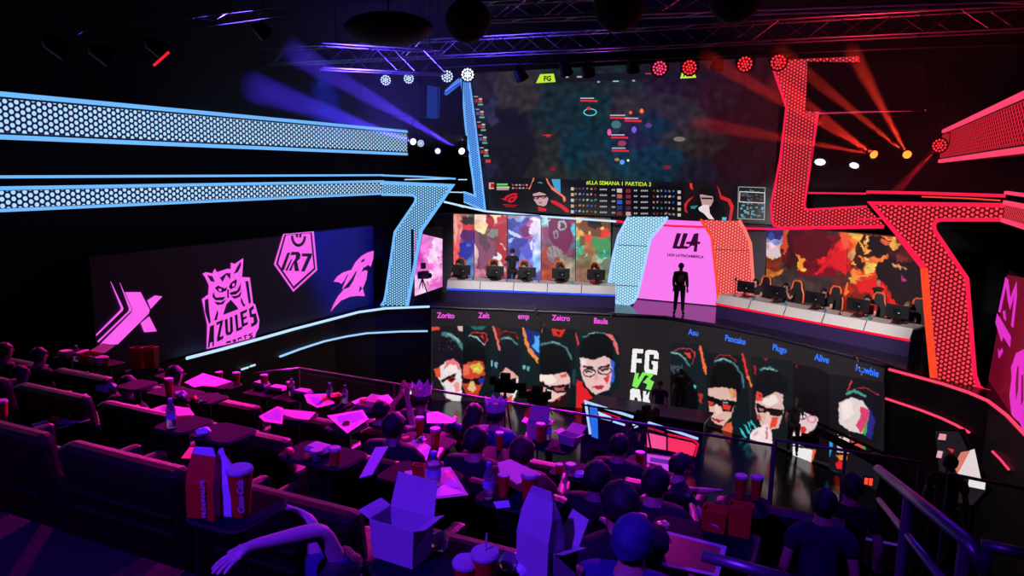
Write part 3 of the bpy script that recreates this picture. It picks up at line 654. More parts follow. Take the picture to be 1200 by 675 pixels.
for i in range(14): P1.append(poly((120,120,130),*oval(70+random.random()*90,230+random.random()*60,3,2,5)))
portrait(xf(P1,*c1),[])
P2=[poly((14,26,30),(203,155),(366,155),(366,590),(200,590)),poly((40,100,96),(245,155),(340,155),(320,175),(270,178)),poly((40,14,18),(240,215),(265,190),(330,195),(345,235),(330,262),(300,225),(262,205))]
P2+=stroke((230,60,60),[(235,212),(262,190),(330,195),(345,228),(328,258)],5)+[poly((200,50,50),(300,215),(318,205),(325,235))]+stroke(hi,[(240,208),(285,218),(325,262)],8)
P2+=[poly(blk,(203,300),(240,240),(300,250),(335,300),(338,360),(310,355),(260,352),(203,378)),poly((205,66,44),(203,372),(260,352),(318,352),(332,430),(310,500),(285,550),(262,560),(225,540),(203,500)),
 poly((212,182,70),(240,378),(300,360),(322,398),(300,428),(262,415)),poly((235,110,90),(208,375),(236,372),(245,425),(208,436)),poly((240,220,120),(262,395),(290,385),(300,402),(275,410)),
 poly((26,14,22),(203,450),(262,455),(332,432),(326,470),(290,492),(262,462),(235,480),(203,478)),poly((40,50,150),(292,450),(328,444),(322,474),(298,486)),poly((222,190,130),(248,462),(264,466),(280,512),(262,528),(232,512)),poly((150,60,40),(205,490),(232,500),(240,540),(215,520)),
 poly((190,50,44),(250,536),(292,524),(288,542),(262,552)),poly((60,24,20),(232,552),(262,562),(300,548),(290,575),(240,575))]
P2+=[poly((236,120,110),(364,155),(382,155),(395,220),(420,290),(408,300),(380,240)),poly((110,20,26),(386,155),(420,160),(412,240),(398,215))]
portrait(xf(P2,*c1),[])
P3=[poly((16,30,32),(36,155),(352,172),(345,560),(340,620),(20,600),(36,400)),poly((40,16,20),(125,195),(150,182),(212,190),(230,228),(215,245),(180,212),(140,212))]
P3+=stroke((214,44,50),[(122,205),(148,185),(212,192),(228,228)],4)+stroke(teal,[(130,226),(175,218),(222,262)],13)+stroke(hi,[(150,220),(190,228)],5)
P3+=stroke((236,120,110),[(86,155),(105,220),(124,292)],12)+[poly((120,20,26),(98,160),(128,166),(124,260),(110,220))]
P3+=[poly((20,20,30),(118,340),(140,260),(190,232),(235,280),(252,360),(232,430),(215,452),(200,412),(165,382),(150,402),(122,430)),poly((226,164,158),(124,424),(162,388),(200,414),(228,442),(230,480),(210,560),(170,600),(128,590)),
 poly((236,236,230),(208,462),(230,450),(226,512),(202,565),(180,590),(190,540)),poly((20,16,22),(118,452),(170,466),(216,446),(212,496),(160,512),(120,500)),poly((200,60,60),(124,466),(160,474),(155,498),(124,492)),poly((190,90,80),(170,475),(206,462),(204,488),(168,500)),
 poly((196,84,44),(150,560),(200,545),(188,592),(140,592)),poly((120,30,30),(120,560),(150,545),(160,600),(120,600))]
P3+=[poly((18,30,40),(50,345),(80,330),(115,350),(122,430),(95,470),(55,440)),poly((120,190,200),(66,352),(84,350),(86,384),(68,384)),poly((110,170,180),(94,356),(110,362),(108,396),(94,390)),poly((16,30,36),(240,360),(290,365),(305,430),(280,490),(245,470)),poly((110,180,190),(252,374),(270,376),(268,402),(254,398)),poly((100,160,170),(276,380),(292,384),(290,410),(278,404))]
P3+=[poly((24,40,120),(265,170),(352,190),(350,330),(320,312),(285,262)),poly((84,170,240),(318,208),(348,212),(346,310),(305,270),(322,250)),poly((240,140,70),(248,160),(262,162),(290,270),(345,338),(340,368),(290,312),(262,242)),poly((224,32,44),(250,508),(342,520),(336,560),(285,592),(268,545))]
portrait(xf(P3,*c2),[])
P4=[poly((16,24,28),(50,152),(246,158),(246,600),(200,640),(40,600)),poly((200,70,60),(62,165),(74,150),(66,190)),poly((214,46,40),(118,158),(192,164),(172,202),(128,196)),poly((50,10,14),(140,172),(165,178),(155,192))]
P4+=stroke(teal,[(62,242),(125,228),(195,258),(225,320)],11)+stroke(hi,[(120,226),(165,238)],4)
P4+=[poly(blk,(55,300),(75,255),(125,242),(185,262),(218,320),(218,392),(190,386),(130,398),(50,402)),poly((236,190,186),(48,402),(130,400),(195,386),(218,420),(212,470),(172,532),(130,552),(80,540),(46,500)),
 poly((246,228,220),(50,404),(118,402),(150,432),(105,455),(60,440)),poly((226,90,80),(160,405),(200,392),(200,410),(175,420)),poly((20,16,22),(44,440),(70,435),(105,462),(212,450),(208,492),(150,498),(122,482),(84,502),(44,490)),poly((222,170,170),(50,462),(92,470),(80,494),(50,486)),poly((190,90,96),(130,470),(190,466),(186,486),(140,486)),
 poly((250,240,235),(95,480),(112,480),(125,520),(100,530),(84,515)),poly((40,18,22),(90,548),(130,540),(190,500),(205,470),(205,560),(140,592),(100,575)),poly((214,60,60),(140,530),(165,520),(160,540)),
 poly((222,30,42),(0,480),(46,500),(42,548),(0,560)),poly((30,60,66),(228,380),(246,370),(246,460),(228,450))]
portrait(xf(P4,*c3),[])
P5=[poly((18,32,36),(246,162),(478,190),(478,470),(440,500),(420,600),(246,600)),poly((230,110,110),(396,180),(440,192),(468,245),(474,300),(462,290),(440,222)),poly((220,60,70),(238,172),(246,172),(264,236),(256,250))]
P5+=stroke(teal,[(285,205),(340,178),(400,180)],8)+stroke(hi,[(310,188),(345,178)],4)
P5+=[poly(blk,(268,302),(272,225),(330,184),(402,188),(442,250),(446,325),(400,304),(340,322),(290,314)),poly((232,190,188),(268,310),(340,322),(400,302),(446,330),(450,420),(420,480),(350,506),(310,482),(274,402)),poly((244,224,222),(272,316),(300,322),(300,350),(276,350)),
 poly((60,90,214),(428,322),(450,332),(450,430),(425,462),(438,385)),poly((222,50,66),(392,420),(428,398),(412,452)),poly((28,18,26),(283,352),(342,360),(342,370),(286,362)),poly((28,18,26),(362,362),(430,345),(428,356),(365,372))]
P5+=ring((20,16,24),317,390,32,20,6,14)+ring((20,16,24),398,380,36,20,6,14)+[poly((70,40,50),(295,378),(335,382),(330,392),(298,390)),poly((70,40,50),(375,372),(420,366),(418,378),(378,382)),poly((236,160,160),(345,390),(358,390),(366,425),(348,432)),poly((186,36,60),(328,468),(360,456),(400,462),(370,482))]
P5+=[poly((224,34,42),(250,430),(284,440),(342,512),(305,600),(246,585)),poly((24,12,18),(284,440),(345,510),(340,525),(278,450)),poly((24,20,40),(350,508),(425,480),(440,520),(400,545),(345,530))]
portrait(xf(P5,*c3),[])
P6=[poly((22,30,36),(292,60),(440,62),(520,90),(540,560),(290,480))]
P6+=stroke((222,56,66),[(312,105),(345,88),(400,90),(432,115),(415,178)],6)+[poly((230,60,56),(370,112),(405,112),(412,146),(385,132))]+stroke(teal,[(298,112),(345,122),(382,160),(402,192)],12)+stroke(hi,[(300,110),(345,120),(378,150)],6)
for i in range(10): P6+=stroke((100,120,136),[(292+i*7,180+i%3*5),(290+i*8,205+(i%4)*8)],3)
P6+=[poly((8,8,12),(290,240),(380,220),(440,300),(450,420),(420,480),(290,440)),poly((90,190,190),(425,290),(440,298),(436,318),(424,308)),poly((180,50,40),(452,340),(478,350),(470,400),(455,390))]
P6+=[poly((250,110,60),(453,72),(468,72),(486,170),(516,215),(512,265),(480,215))]
portrait(xf(P6,*c4),[])
P7=[poly((18,24,28),(215,100),(398,120),(440,300),(450,600),(210,560))]
P7+=stroke((222,50,60),[(258,140),(285,115),(340,122),(372,152)],4)+stroke(teal,[(258,152),(300,138),(362,162),(405,225),(412,290)],10)+stroke(hi,[(262,148),(305,136),(345,150)],6)
P7+=[poly((12,10,12),(232,300),(240,200),(280,155),(350,168),(396,232),(396,340),(372,302),(300,288),(250,302)),poly((222,180,168),(226,292),(300,286),(370,300),(377,350),(345,440),(300,496),(260,482),(235,440),(221,350)),poly((226,120,110),(330,300),(370,300),(374,340),(352,350)),poly((190,180,64),(340,302),(356,302),(356,345),(346,340)),
 poly((16,10,14),(218,330),(255,342),(290,352),(378,362),(362,386),(346,418),(308,416),(288,386),(270,372),(250,388),(224,384)),poly((222,60,56),(224,358),(258,366),(245,386),(227,382)),poly((222,54,52),(296,372),(346,384),(336,412),(305,402)),poly((120,190,190),(300,362),(330,366),(330,374),(302,370)),
 poly((240,200,196),(262,375),(275,380),(300,420),(272,432),(258,412)),poly((158,36,40),(240,448),(275,458),(312,458),(282,476)),poly((30,16,18),(236,470),(262,478),(300,490),(290,515),(245,505)),poly((228,96,66),(322,478),(356,465),(352,540),(300,552),(265,542)),poly((10,28,32),(350,440),(440,455),(450,600),(330,590),(352,530))]
for (x,y) in ((388,500),(410,480),(430,470),(360,550)): P7.append(poly((60,200,206),(x,y),(x+12,y+4),(x+40,y+52),(x+26,y+54)))
P7+=[poly((236,50,50),(396,105),(412,105),(430,190),(440,230),(428,240)),poly((250,120,60),(424,230),(440,225),(452,265),(452,290))]
portrait(xf(P7,*c5),[])
P8=[poly((20,24,28),(98,80),(330,110),(345,380),(300,600),(60,590),(0,560),(0,440),(100,430)),poly((10,30,34),(0,440),(60,445),(100,480),(95,600),(0,585)),poly((170,24,30),(115,130),(128,140),(124,190),(112,180)),poly((160,30,36),(168,92),(190,96),(178,114))]
P8+=stroke(teal,[(150,160),(200,148),(245,172)],13)+stroke(hi,[(165,155),(225,158)],6)
P8+=[poly(blk,(112,292),(128,205),(170,168),(252,172),(302,225),(304,295),(280,285),(230,292),(200,322),(160,312),(135,278)),poly((220,180,170),(126,290),(165,322),(235,286),(276,300),(282,400),(252,490),(200,502),(150,472),(119,380)),poly((240,222,214),(165,330),(230,300),(255,340),(200,370),(160,350)),
 poly((224,70,66),(126,282),(158,290),(160,332),(122,342)),poly((150,24,30),(140,300),(152,300),(150,320)),poly((230,70,54),(212,430),(252,430),(236,482),(205,492)),poly((26,14,20),(122,345),(180,375),(274,386),(276,420),(215,422),(182,402),(135,402)),poly((190,120,120),(142,376),(172,384),(165,396),(145,392)),
 poly((238,190,186),(182,400),(202,400),(205,465),(175,470)),poly((190,90,90),(126,410),(150,415),(158,455),(135,440)),poly((244,220,220),(88,530),(108,500),(150,482),(182,468),(198,480),(218,530),(212,622),(130,602),(94,582)),poly((190,120,140),(182,480),(192,482),(190,556),(180,556)),poly((226,160,170),(110,520),(140,505),(132,520),(112,540))]
for (x,y) in ((30,490),(58,455),(0,545),(88,450)): P8.append(poly((60,190,196),(x,y),(x+12,y-6),(x+42,y+42),(x+34,y+50)))
P8+=[poly((236,54,44),(37,65),(55,65),(75,180),(92,215),(78,225),(60,190)),poly((250,124,60),(72,215),(88,205),(104,242),(96,264))]
portrait(xf(P8,*c6),[])
P9=[poly((18,12,18),(318,120),(480,150),(560,200),(560,700),(290,620)),poly((150,20,30),(348,135),(360,135),(356,160)),poly((226,198,202),(334,360),(372,380),(462,400),(477,450),(456,492),(430,512),(395,542),(355,532),(324,482)),poly((14,8,14),(330,330),(380,280),(470,300),(480,420),(440,420),(400,400),(372,384),(345,350)),poly((190,40,60),(342,375),(368,380),(360,400),(342,394))]
P9+=ring((20,12,20),388,425,20,16,5)+ring((220,60,110),440,440,22,20,5)+[poly((204,44,56),(368,484),(396,480),(412,500),(386,534)),poly((150,20,40),(330,480),(345,482),(350,520),(335,500)),poly((236,220,216),(326,500),(372,548),(396,592),(330,585)),poly((236,234,232),(312,590),(380,602),(458,612),(440,690),(340,675)),poly((240,110,60),(300,585),(316,590),(330,670),(312,640)),poly((236,90,60),(446,612),(462,612),(448,680),(436,680))]
portrait(xf(P9,*c6),[])
P10=[poly((22,20,26),(290,110),(545,150),(540,520),(500,680),(230,620),(225,400)),poly((214,60,60),(384,140),(391,146),(374,192),(367,190))]
P10+=stroke((200,40,60),[(408,176),(460,178),(515,212)],4)+stroke((70,150,140),[(365,205),(400,190),(452,215)],13)
P10+=[poly((226,208,208),(328,245),(388,220),(440,235),(476,290),(472,350),(440,392),(380,378),(330,345)),poly((244,226,222),(340,250),(385,230),(400,300),(350,330)),poly((216,66,106),(430,262),(470,280),(466,340),(432,388),(408,350),(430,310)),poly((70,170,80),(470,300),(482,330),(452,398),(440,388)),poly((40,40,130),(474,270),(500,330),(480,420),(455,400)),
 poly((228,200,196),(322,390),(382,400),(376,482),(320,475)),poly((60,20,26),(334,400),(352,402),(346,418)),poly((220,80,66),(385,410),(440,430),(445,470),(400,490)),poly((70,150,80),(440,440),(455,445),(450,480)),
 poly((44,156,214),(232,430),(300,412),(302,460),(272,532),(235,502)),poly((16,24,40),(252,455),(262,450),(268,500),(258,505)),poly((230,30,44),(314,525),(340,515),(358,528),(350,556),(320,554)),poly((240,130,60),(318,490),(370,490),(365,512),(330,512)),poly((60,180,190),(300,560),(330,575),(352,590),(330,596)),poly((50,150,170),(262,540),(275,540),(272,600),(264,600)),poly((236,70,60),(232,350),(285,362),(285,372),(240,362))]
portrait(xf(P10,*c7),[])
VS=[poly((240,240,240),(78,88),(140,92),(138,118),(105,116),(103,145),(132,147),(131,172),(101,170),(98,226),(67,224)),poly((240,240,240),(150,102),(170,95),(215,100),(228,115),(226,150),(198,148),(198,125),(175,123),(172,205),(192,208),(194,180),(185,178),(186,158),(224,162),(218,240),(150,228),(143,210)),
 poly((238,238,238),(62,378),(65,322),(76,312),(120,320),(131,398),(108,390),(104,368),(92,366),(88,386)),poly((238,238,238),(137,328),(157,328),(155,352),(178,325),(170,372),(189,412),(150,428),(135,402)),
 poly((132,236,96),(92,225),(116,228),(108,264),(134,222),(160,225),(105,315),(75,302)),poly((132,236,96),(150,225),(202,232),(178,264),(202,276),(182,326),(150,318),(162,292),(134,280),(168,246),(146,240))]
raster('versus_logo',xf(VS,*c4),tw,fr,cell=.45,warp=.15,off=.08,blur=0,tex=.02)
def wall_text(body,px,py,col,size=.26):
    p=front(px,py,.095); a=front(px-12,py,.095); c=front(px+12,py,.095); d=c-a
    text(body,'player_name',glow(('name_pink' if col=='p' else 'name_blue'),(250,90,230) if col=='p' else (60,120,255),1.0),tw,planeM(p,(d.x,d.y)),size=size,ext=.002,font_bold=.007,sx=.84)
for s,x,y in (('Zorito',522.5,370),('Zelt',567,370),('emp',613.5,371),('Zeicro',657.5,373),('Baula',704,376.5)): wall_text(s,x,y,'p')
for s,x,y in (('Asu',812.5,390),('Pancake',861.5,398.5),('Plugo',913.5,409),('Alive',963,420.5),('Newbie',1016,434.5)): wall_text(s,x,y,'b')
# small metallic glitter flakes scattered down the wall
for k,(pp) in enumerate(([(626,359),(628,366),(632,375),(636,384)],[(717,366),(719,372)],[(1003,416),(1005,424),(1009,432),(1011,440)])):
    b=MB(); random.seed(k)
    for (x0,y0),(x1,y1) in zip(pp,pp[1:]):
        for i in range(10):
            u=random.random(); x=x0+(x1-x0)*u+random.uniform(-2,2); y=y0+(y1-y0)*u
            p=front(x,y,.16); b.box(p,(.05,.02,.06),rz=random.random()*3,rx=random.random()*3)
    b.build('glitter_flakes',mat('foil_flake',(210,205,190),.25,1),tw)
# ============================================================ POSTER SCREENS BEHIND THE PLAYERS
PA,DA=(-13.0,24.0),(.94,.34)
def px_top(x,z):  # image y of height z on poster plane
    lo,hi=0,600
    for _ in range(40):
        m=(lo+hi)/2
        if onp(x,m,PA,DA).z>z: lo=m
        else: hi=m
    return lo
arts=[('tall poster screen of a violet suited figure on orange, leftmost of five',531,555.5,[(536,262,6,30,(240,130,120)),(535,300,5,30,(236,90,90)),(533,320,6,12,(225,80,110)),(546,250,6,8,(180,110,110)),(552,255,5,8,(70,110,90)),(547,266,8,4,(232,70,70)),(546,275,8,10,(80,40,110)),(548,287,9,10,(60,60,170)),(545,300,8,10,(80,50,140)),(551,310,5,12,(90,120,180)),(540,245,4,5,(250,200,190)),(549,258,5,4,(60,50,90)),(540,280,3,10,(200,120,140)),(540,322,6,6,(200,110,130))]),
 ('poster screen of a red cloaked figure leaping across cream light',555.5,594.5,[(563,252,9,10,(250,205,190)),(562,268,7,10,(252,222,170)),(586,248,9,8,(250,220,180)),(573,257,3,6,(170,30,50)),(580,246,2,3,(90,30,40)),(583,265,10,6,(150,30,50)),(590,258,6,8,(180,40,60)),(577,270,8,5,(120,130,130)),(567,275,9,8,(110,90,100)),(575,285,10,10,(110,60,70)),(587,285,6,9,(170,40,50)),(588,297,5,9,(190,50,60)),(559,290,5,14,(240,200,200)),(566,300,8,12,(130,50,100)),(582,304,5,7,(215,215,220)),(560,320,8,6,(190,120,140)),(573,300,8,12,(150,50,60)),(558,278,4,5,(90,60,140)),(592,272,4,4,(245,220,190))]),
 ('poster screen of a pale blue and violet storm figure, middle of five',594.5,634,[(603,252,12,6,(110,150,230)),(622,250,12,6,(130,120,220)),(603,262,8,6,(50,60,160)),(615,265,7,8,(80,70,180)),(618,275,6,7,(170,60,150)),(621,268,4,5,(210,90,170)),(628,268,5,10,(230,220,250)),(630,285,5,12,(190,200,250)),(623,292,5,8,(120,120,230)),(612,285,8,8,(120,100,210)),(602,280,8,10,(80,90,200)),(600,300,8,12,(60,60,150)),(615,308,8,8,(110,130,230)),(628,305,5,10,(150,190,250)),(600,246,9,3,(170,120,90)),(622,318,8,6,(90,80,170)),(610,256,8,4,(150,170,240))]),
 ('poster screen of a hooded crimson figure with a shell shield',634,674.5,[(640,256,6,8,(150,200,220)),(650,262,9,10,(130,40,90)),(657,262,6,6,(170,140,170)),(652,275,6,6,(150,120,160)),(666,258,6,8,(150,60,90)),(671,268,4,7,(80,190,230)),(640,280,6,12,(130,90,120)),(662,283,9,9,(110,60,100)),(665,295,8,10,(120,60,90)),(650,297,8,9,(150,110,130)),(642,307,7,8,(150,60,60)),(655,310,7,8,(140,80,70)),(664,308,7,8,(160,150,130)),(645,318,8,6,(170,70,50)),(648,250,9,4,(150,40,80)),(672,285,3,8,(90,100,140)),(660,300,7,6,(130,120,110))]),
 ('poster screen of a green woodland creature with red lights, rightmost of five',674.5,716,[(680,256,5,5,(230,170,110)),(684,250,7,4,(235,200,120)),(695,258,9,8,(130,80,60)),(692,275,6,8,(240,90,70)),(703,268,3,5,(250,150,90)),(707,273,6,6,(230,70,60)),(685,265,6,6,(150,90,60)),(679,290,5,8,(80,170,140)),(687,288,6,8,(170,110,70)),(698,285,8,8,(80,140,80)),(709,285,6,8,(70,150,90)),(706,297,8,8,(60,160,120)),(695,300,8,8,(150,140,110)),(685,305,8,8,(120,110,80)),(702,308,8,5,(160,200,170)),(710,312,6,8,(110,120,100)),(680,315,8,8,(140,100,80)),(712,255,5,8,(90,80,60)),(697,268,4,4,(60,90,60)),(678,275,4,5,(220,180,90))])]
for i,(lab,x0,x1,bl) in enumerate(arts):
    a=onp(x0,300,PA,DA); c=onp(x1,300,PA,DA)
    t=thing('poster_screen',lab,'screen',(a.x,a.y,ZS),group='poster screens behind the left team')
    b=MB(); n=nrm(PA,DA); A=Vector((a.x,a.y,ZS)); Cc=Vector((c.x,c.y,ZS)); g=(Cc-A).normalized()*.01
    b.prism([A+g,Cc-g,Cc-g+Vector((0,0,2.95)),A+g+Vector((0,0,2.95))],-n*.12); b.build('cabinet',M_black,t)
    paint('lit_surface',PA,DA,Q((x0+.4,px_top(x0,6.22)),(x1-.4,px_top(x1,6.22)),(x0+.4,px_top(x0,ZS+.05)),(x1-.4,px_top(x1,ZS+.05))),bl,t,step=.8,warp=7,wscale=.09,seed=i*3+1,jit=.3,soft=True,sharp=18)
k3=(525,240,6.75); k4=(620,240,6.75)
def el(c,cx,cy,rx,ry): return (c,oval(cx,cy,rx,ry,14))
OV=[(531.6,555.1,k3,[poly((150,90,90),(95,60),(120,25),(150,50),(140,100),(105,110)),poly((60,44,50),(110,95),(205,95),(205,155),(120,158)),poly((226,62,66),(108,160),(205,158),(205,196),(112,194)),poly((84,40,110),(112,196),(205,198),(198,300),(118,292)),poly((40,50,160),(86,300),(190,296),(192,400),(150,440),(92,402)),poly((160,60,100),(100,262),(130,285),(120,302),(92,296)),el((90,110,200),165,320,22,12),poly((246,170,160),(50,60),(66,60),(80,200),(58,330),(50,330)),poly((255,220,200),(62,30),(95,30),(88,70),(70,80))]),
 (555.9,594.1,k3,[poly((136,74,110),(205,190),(290,245),(370,290),(380,400),(310,470),(255,530),(240,370),(205,300)),poly((96,66,84),(232,200),(300,250),(340,330),(300,380),(250,300)),poly((170,30,54),(290,242),(355,155),(470,112),(475,235),(400,262),(330,265)),poly((120,136,134),(302,232),(350,188),(402,200),(392,250),(340,262)),poly((210,60,80),(355,155),(470,112),(468,128),(360,172)),el((178,34,54),325,118,27,34),poly((60,20,24),(310,90),(330,50),(345,56),(335,100)),poly((176,30,50),(370,290),(452,300),(465,420),(440,440),(400,380)),poly((236,236,236),(362,402),(395,372),(430,400),(420,440),(370,440)),poly((222,226,230),(410,300),(425,305),(460,355),(450,352)),el((110,60,50),380,395,14,16)]),
 (594.9,633.6,k3,[poly((56,62,160),(475,235),(560,250),(640,270),(620,350),(520,340),(478,300)),poly((190,210,250),(475,195),(560,235),(600,262),(560,262),(478,226)),el((150,40,120),612,210,46,46),poly((110,30,110),(570,200),(600,165),(640,170),(655,240),(600,262)),el((236,220,245),655,212,18,26),poly((240,236,255),(640,300),(668,280),(675,360),(655,350)),poly((90,90,210),(560,350),(640,300),(675,420),(620,440)),poly((160,190,250),(475,270),(520,262),(500,300),(478,306)),poly((176,130,100),(475,90),(560,92),(600,100),(480,112))]),
 (634.4,674.1,k4,[poly((118,34,84),(150,125),(230,98),(320,130),(352,260),(300,380),(200,330),(150,262)),poly((150,60,120),(110,180),(150,150),(150,260),(118,300)),el((178,166,182),260,162,36,44),el((80,60,90),262,165,20,26),poly((200,190,206),(240,150),(252,160),(244,190),(232,180)),el((150,144,160),212,236,22,38),el((90,50,80),212,240,11,22),el((156,140,146),190,372,56,48)]+stroke((110,80,96),[(150,350),(170,400)],6)+stroke((110,80,96),[(180,335),(195,410)],6)+stroke((110,80,96),[(212,335),(225,400)],6)+[poly((190,230,250),(98,150),(168,108),(172,118),(104,168)),poly((80,200,240),(325,180),(362,150),(362,200),(335,215)),poly((170,66,60),(120,330),(150,320),(140,420),(95,480),(95,400))]),
 (674.9,715.4,k4,[poly((120,74,54),(372,110),(640,118),(600,262),(450,244),(400,182)),poly((50,40,36),(460,120),(560,110),(580,170),(520,190),(470,170)),el((232,74,66),472,268,28,38),el((255,190,120),480,222,12,16),el((226,66,60),602,224,36,44),el((255,200,130),578,186,14,16),poly((110,90,60),(400,250),(440,240),(450,320),(400,330)),el((236,210,70),374,268,9,14),poly((70,150,96),(520,260),(630,280),(640,360),(560,380),(500,320))]+stroke((150,214,190),[(362,335),(395,350),(415,400)],8)+stroke((130,210,180),[(380,330),(405,352),(420,390)],5)+stroke((170,226,210),[(520,400),(560,430),(580,460)],9)+stroke((190,226,214),[(430,420),(455,400),(465,380)],8)+stroke((130,190,200),[(590,355),(600,380),(580,410)],8)+[poly((240,214,150),(370,90),(430,80),(435,110),(400,150),(375,130))])]
for (x0,x1,kk,pl),o in zip(OV,[o for o in bpy.data.objects if o.name.startswith('poster_screen')]):
    q=xf(pl,*kk); raster('figure_artwork',q,o,lambda x,y,f:onp(x,y,PA,DA,f),x0,x1,cell=.55,warp=.8,off=.028,blur=1,tex=.22,seed=x0,ymin=lambda x: px_top(x,6.2))
PB,DB=(-3.6,26.4),(.885,-.465)
def px_topB(x,z):
    lo,hi=0,700
    for _ in range(40):
        m=(lo+hi)/2
        if onp(x,m,PB,DB).z>z: lo=m
        else: hi=m
    return lo
bl=[(906,272,6,5,(50,40,100)),(907,281,6,4,(130,140,200)),(908,290,7,8,(220,180,190)),(910,298,6,4,(240,190,120)),(919,280,3,14,(200,80,40)),(921,295,3,8,(90,20,16)),(928,280,8,10,(60,14,20)),(937,299,4,9,(240,120,30)),(939,312,3,3,(250,170,60)),(942,290,3,5,(170,60,20)),(930,305,6,8,(50,18,18)),(911,320,9,3,(200,110,40)),(925,322,10,5,(60,44,40)),(905,308,5,4,(120,40,20)),
 (950,275,16,12,(90,14,24)),(975,268,10,5,(70,40,44)),(965,285,12,9,(120,16,28)),(972,300,14,8,(220,26,34)),(985,295,8,8,(240,40,40)),(972,312,10,5,(180,16,26)),(950,312,10,8,(110,10,22)),(990,285,6,10,(230,60,40)),(988,270,7,8,(240,100,40)),(998,278,5,10,(250,120,40)),(1004,274,4,6,(250,180,80)),(1012,270,6,5,(230,90,40)),
 (1000,297,6,4,(220,150,90)),(1012,300,6,8,(60,18,18)),(1018,310,3,6,(250,190,90)),(1022,285,8,10,(40,12,16)),(1030,280,5,8,(60,16,20)),(1014,295,2,12,(250,150,60)),(1026,270,4,6,(120,50,30)),(1036,280,6,5,(240,90,40)),(1045,285,6,3,(250,170,70)),(1040,295,8,5,(60,14,16)),(1028,303,10,3,(220,110,50)),(1002,328,5,6,(240,120,50)),(1012,324,10,3,(230,60,30)),(1020,335,9,6,(190,20,20)),(1030,342,8,6,(210,30,24)),(1040,350,8,6,(200,40,30)),(1050,310,8,8,(50,12,20)),(1045,325,6,6,(60,10,30)),(1058,320,3,4,(190,40,120)),(1055,335,10,12,(34,10,20)),(1068,330,8,20,(30,8,18)),(995,340,10,8,(170,40,20)),(1000,350,14,6,(120,26,18)),(960,325,14,8,(58,40,40)),(940,335,14,10,(70,50,50)),(985,330,8,8,(90,36,30)),(1062,300,8,8,(80,20,20)),(1050,272,10,6,(130,40,30))]
a=onp(898,300,PB,DB); c=onp(1085,330,PB,DB)
t=thing('artwork_screen','wide screen of fiery red and orange battle artwork behind the right team','screen',(a.x,a.y,ZS))
n=nrm(PB,DB); A=Vector((a.x,a.y,ZS)); Cc=Vector((c.x,c.y,ZS)); b=MB(); b.prism([A,Cc,Cc+Vector((0,0,2.95)),A+Vector((0,0,2.95))],-n*.12); b.build('cabinet',M_black,t)
for k,(x0,x1) in enumerate(((898,992.5),(993,1084))):
    paint('lit_surface',PB,DB,Q((x0,px_topB(x0,6.22)),(x1,px_topB(x1,6.22)),(x0,px_topB(x0,ZS+.05)),(x1,px_topB(x1,ZS+.05))),bl,t,step=1.0,warp=7,wscale=.09,seed=40,jit=.3,soft=True,sharp=16)
k5=(890,260,4.82)
AR=[poly((214,190,200),(46,150),(110,140),(125,190),(95,212),(50,196)),poly((60,70,150),(45,60),(85,50),(80,100),(50,110)),poly((250,150,50),(206,168),(236,165),(248,205),(240,265),(252,272),(228,278),(210,255),(222,215)),poly((200,70,40),(125,80),(150,60),(165,140),(140,200),(130,150)),poly((90,10,20),(180,80),(330,60),(420,100),(380,200),(280,230),(190,170)),
 poly((222,26,36),(292,300),(400,205),(440,170),(492,150),(495,312),(430,262),(395,240),(340,300)),poly((120,8,20),(385,250),(420,262),(450,310),(330,312)),poly((255,90,50),(455,60),(500,60),(510,140),(480,165),(462,110)),
 poly((255,180,70),(515,50),(545,60),(598,150),(590,180),(565,130),(560,110)),poly((26,10,14),(600,62),(660,50),(745,110),(720,190),(650,180),(605,130)),poly((250,200,110),(618,40),(640,40),(610,110),(604,130),(600,90)),poly((226,90,50),(680,95),(730,110),(735,130),(700,130)),poly((255,214,150),(660,60),(672,48),(690,60),(676,75)),
 poly((240,110,40),(560,180),(600,210),(700,222),(690,235),(600,236),(570,220)),poly((246,190,90),(608,232),(640,240),(650,285),(600,300),(620,262)),poly((250,170,80),(510,230),(540,218),(545,240),(520,246)),poly((250,150,60),(500,322),(520,300),(580,298),(650,290),(640,305),(560,318),(530,350),(512,350)),
 poly((226,26,26),(540,330),(640,320),(700,380),(800,482),(760,492),(660,410),(560,400)),poly((255,120,60),(480,350),(500,340),(505,400),(480,420)),poly((30,8,14),(650,240),(740,200),(840,240),(880,300),(880,470),(800,440),(720,370),(660,310)),poly((190,50,130),(800,296),(812,305),(828,340),(812,345)),poly((250,160,100),(745,232),(830,262),(826,272),(750,246)),poly((120,40,30),(760,180),(840,200),(850,230),(780,225))]
raster('figure_artwork',xf(AR,*k5),t,lambda x,y,f:onp(x,y,PB,DB,f),899,1076,cell=.9,warp=1.5,off=.03,blur=1,tex=.3,seed=3,ymin=lambda x: px_topB(x,6.2))
# grey wall pieces either side of the art
greyP=mat('grey_stage_wall_panel',(74,70,80),.7,bump=.15)
def wpanel(label,P,D,xa,xb,z0,z1,m,off=.0,name='stage_wall_panel'):
    a=onp(xa,300,P,D,off); c=onp(xb,300,P,D,off); n=nrm(P,D); b=MB()
    b.prism([(a.x,a.y,z0),(c.x,c.y,z0),(c.x,c.y,z1),(a.x,a.y,z1)],-n*.1)
    o=b.build(name,m,origin=(a.x,a.y,z0)); tag(o,label,'wall panel'); return o
wpanel('plain grey wall panel beside the white portal leg',PA,DA,716.5,740,ZS,6.25,greyP)
wpanel('narrow grey wall panel left of the poster screens',PA,DA,508,530.5,ZS,6.25,greyP)
wpanel('plain grey wall panel between red portal leg and fiery artwork',PB,DB,860,897.5,ZS,6.25,greyP)
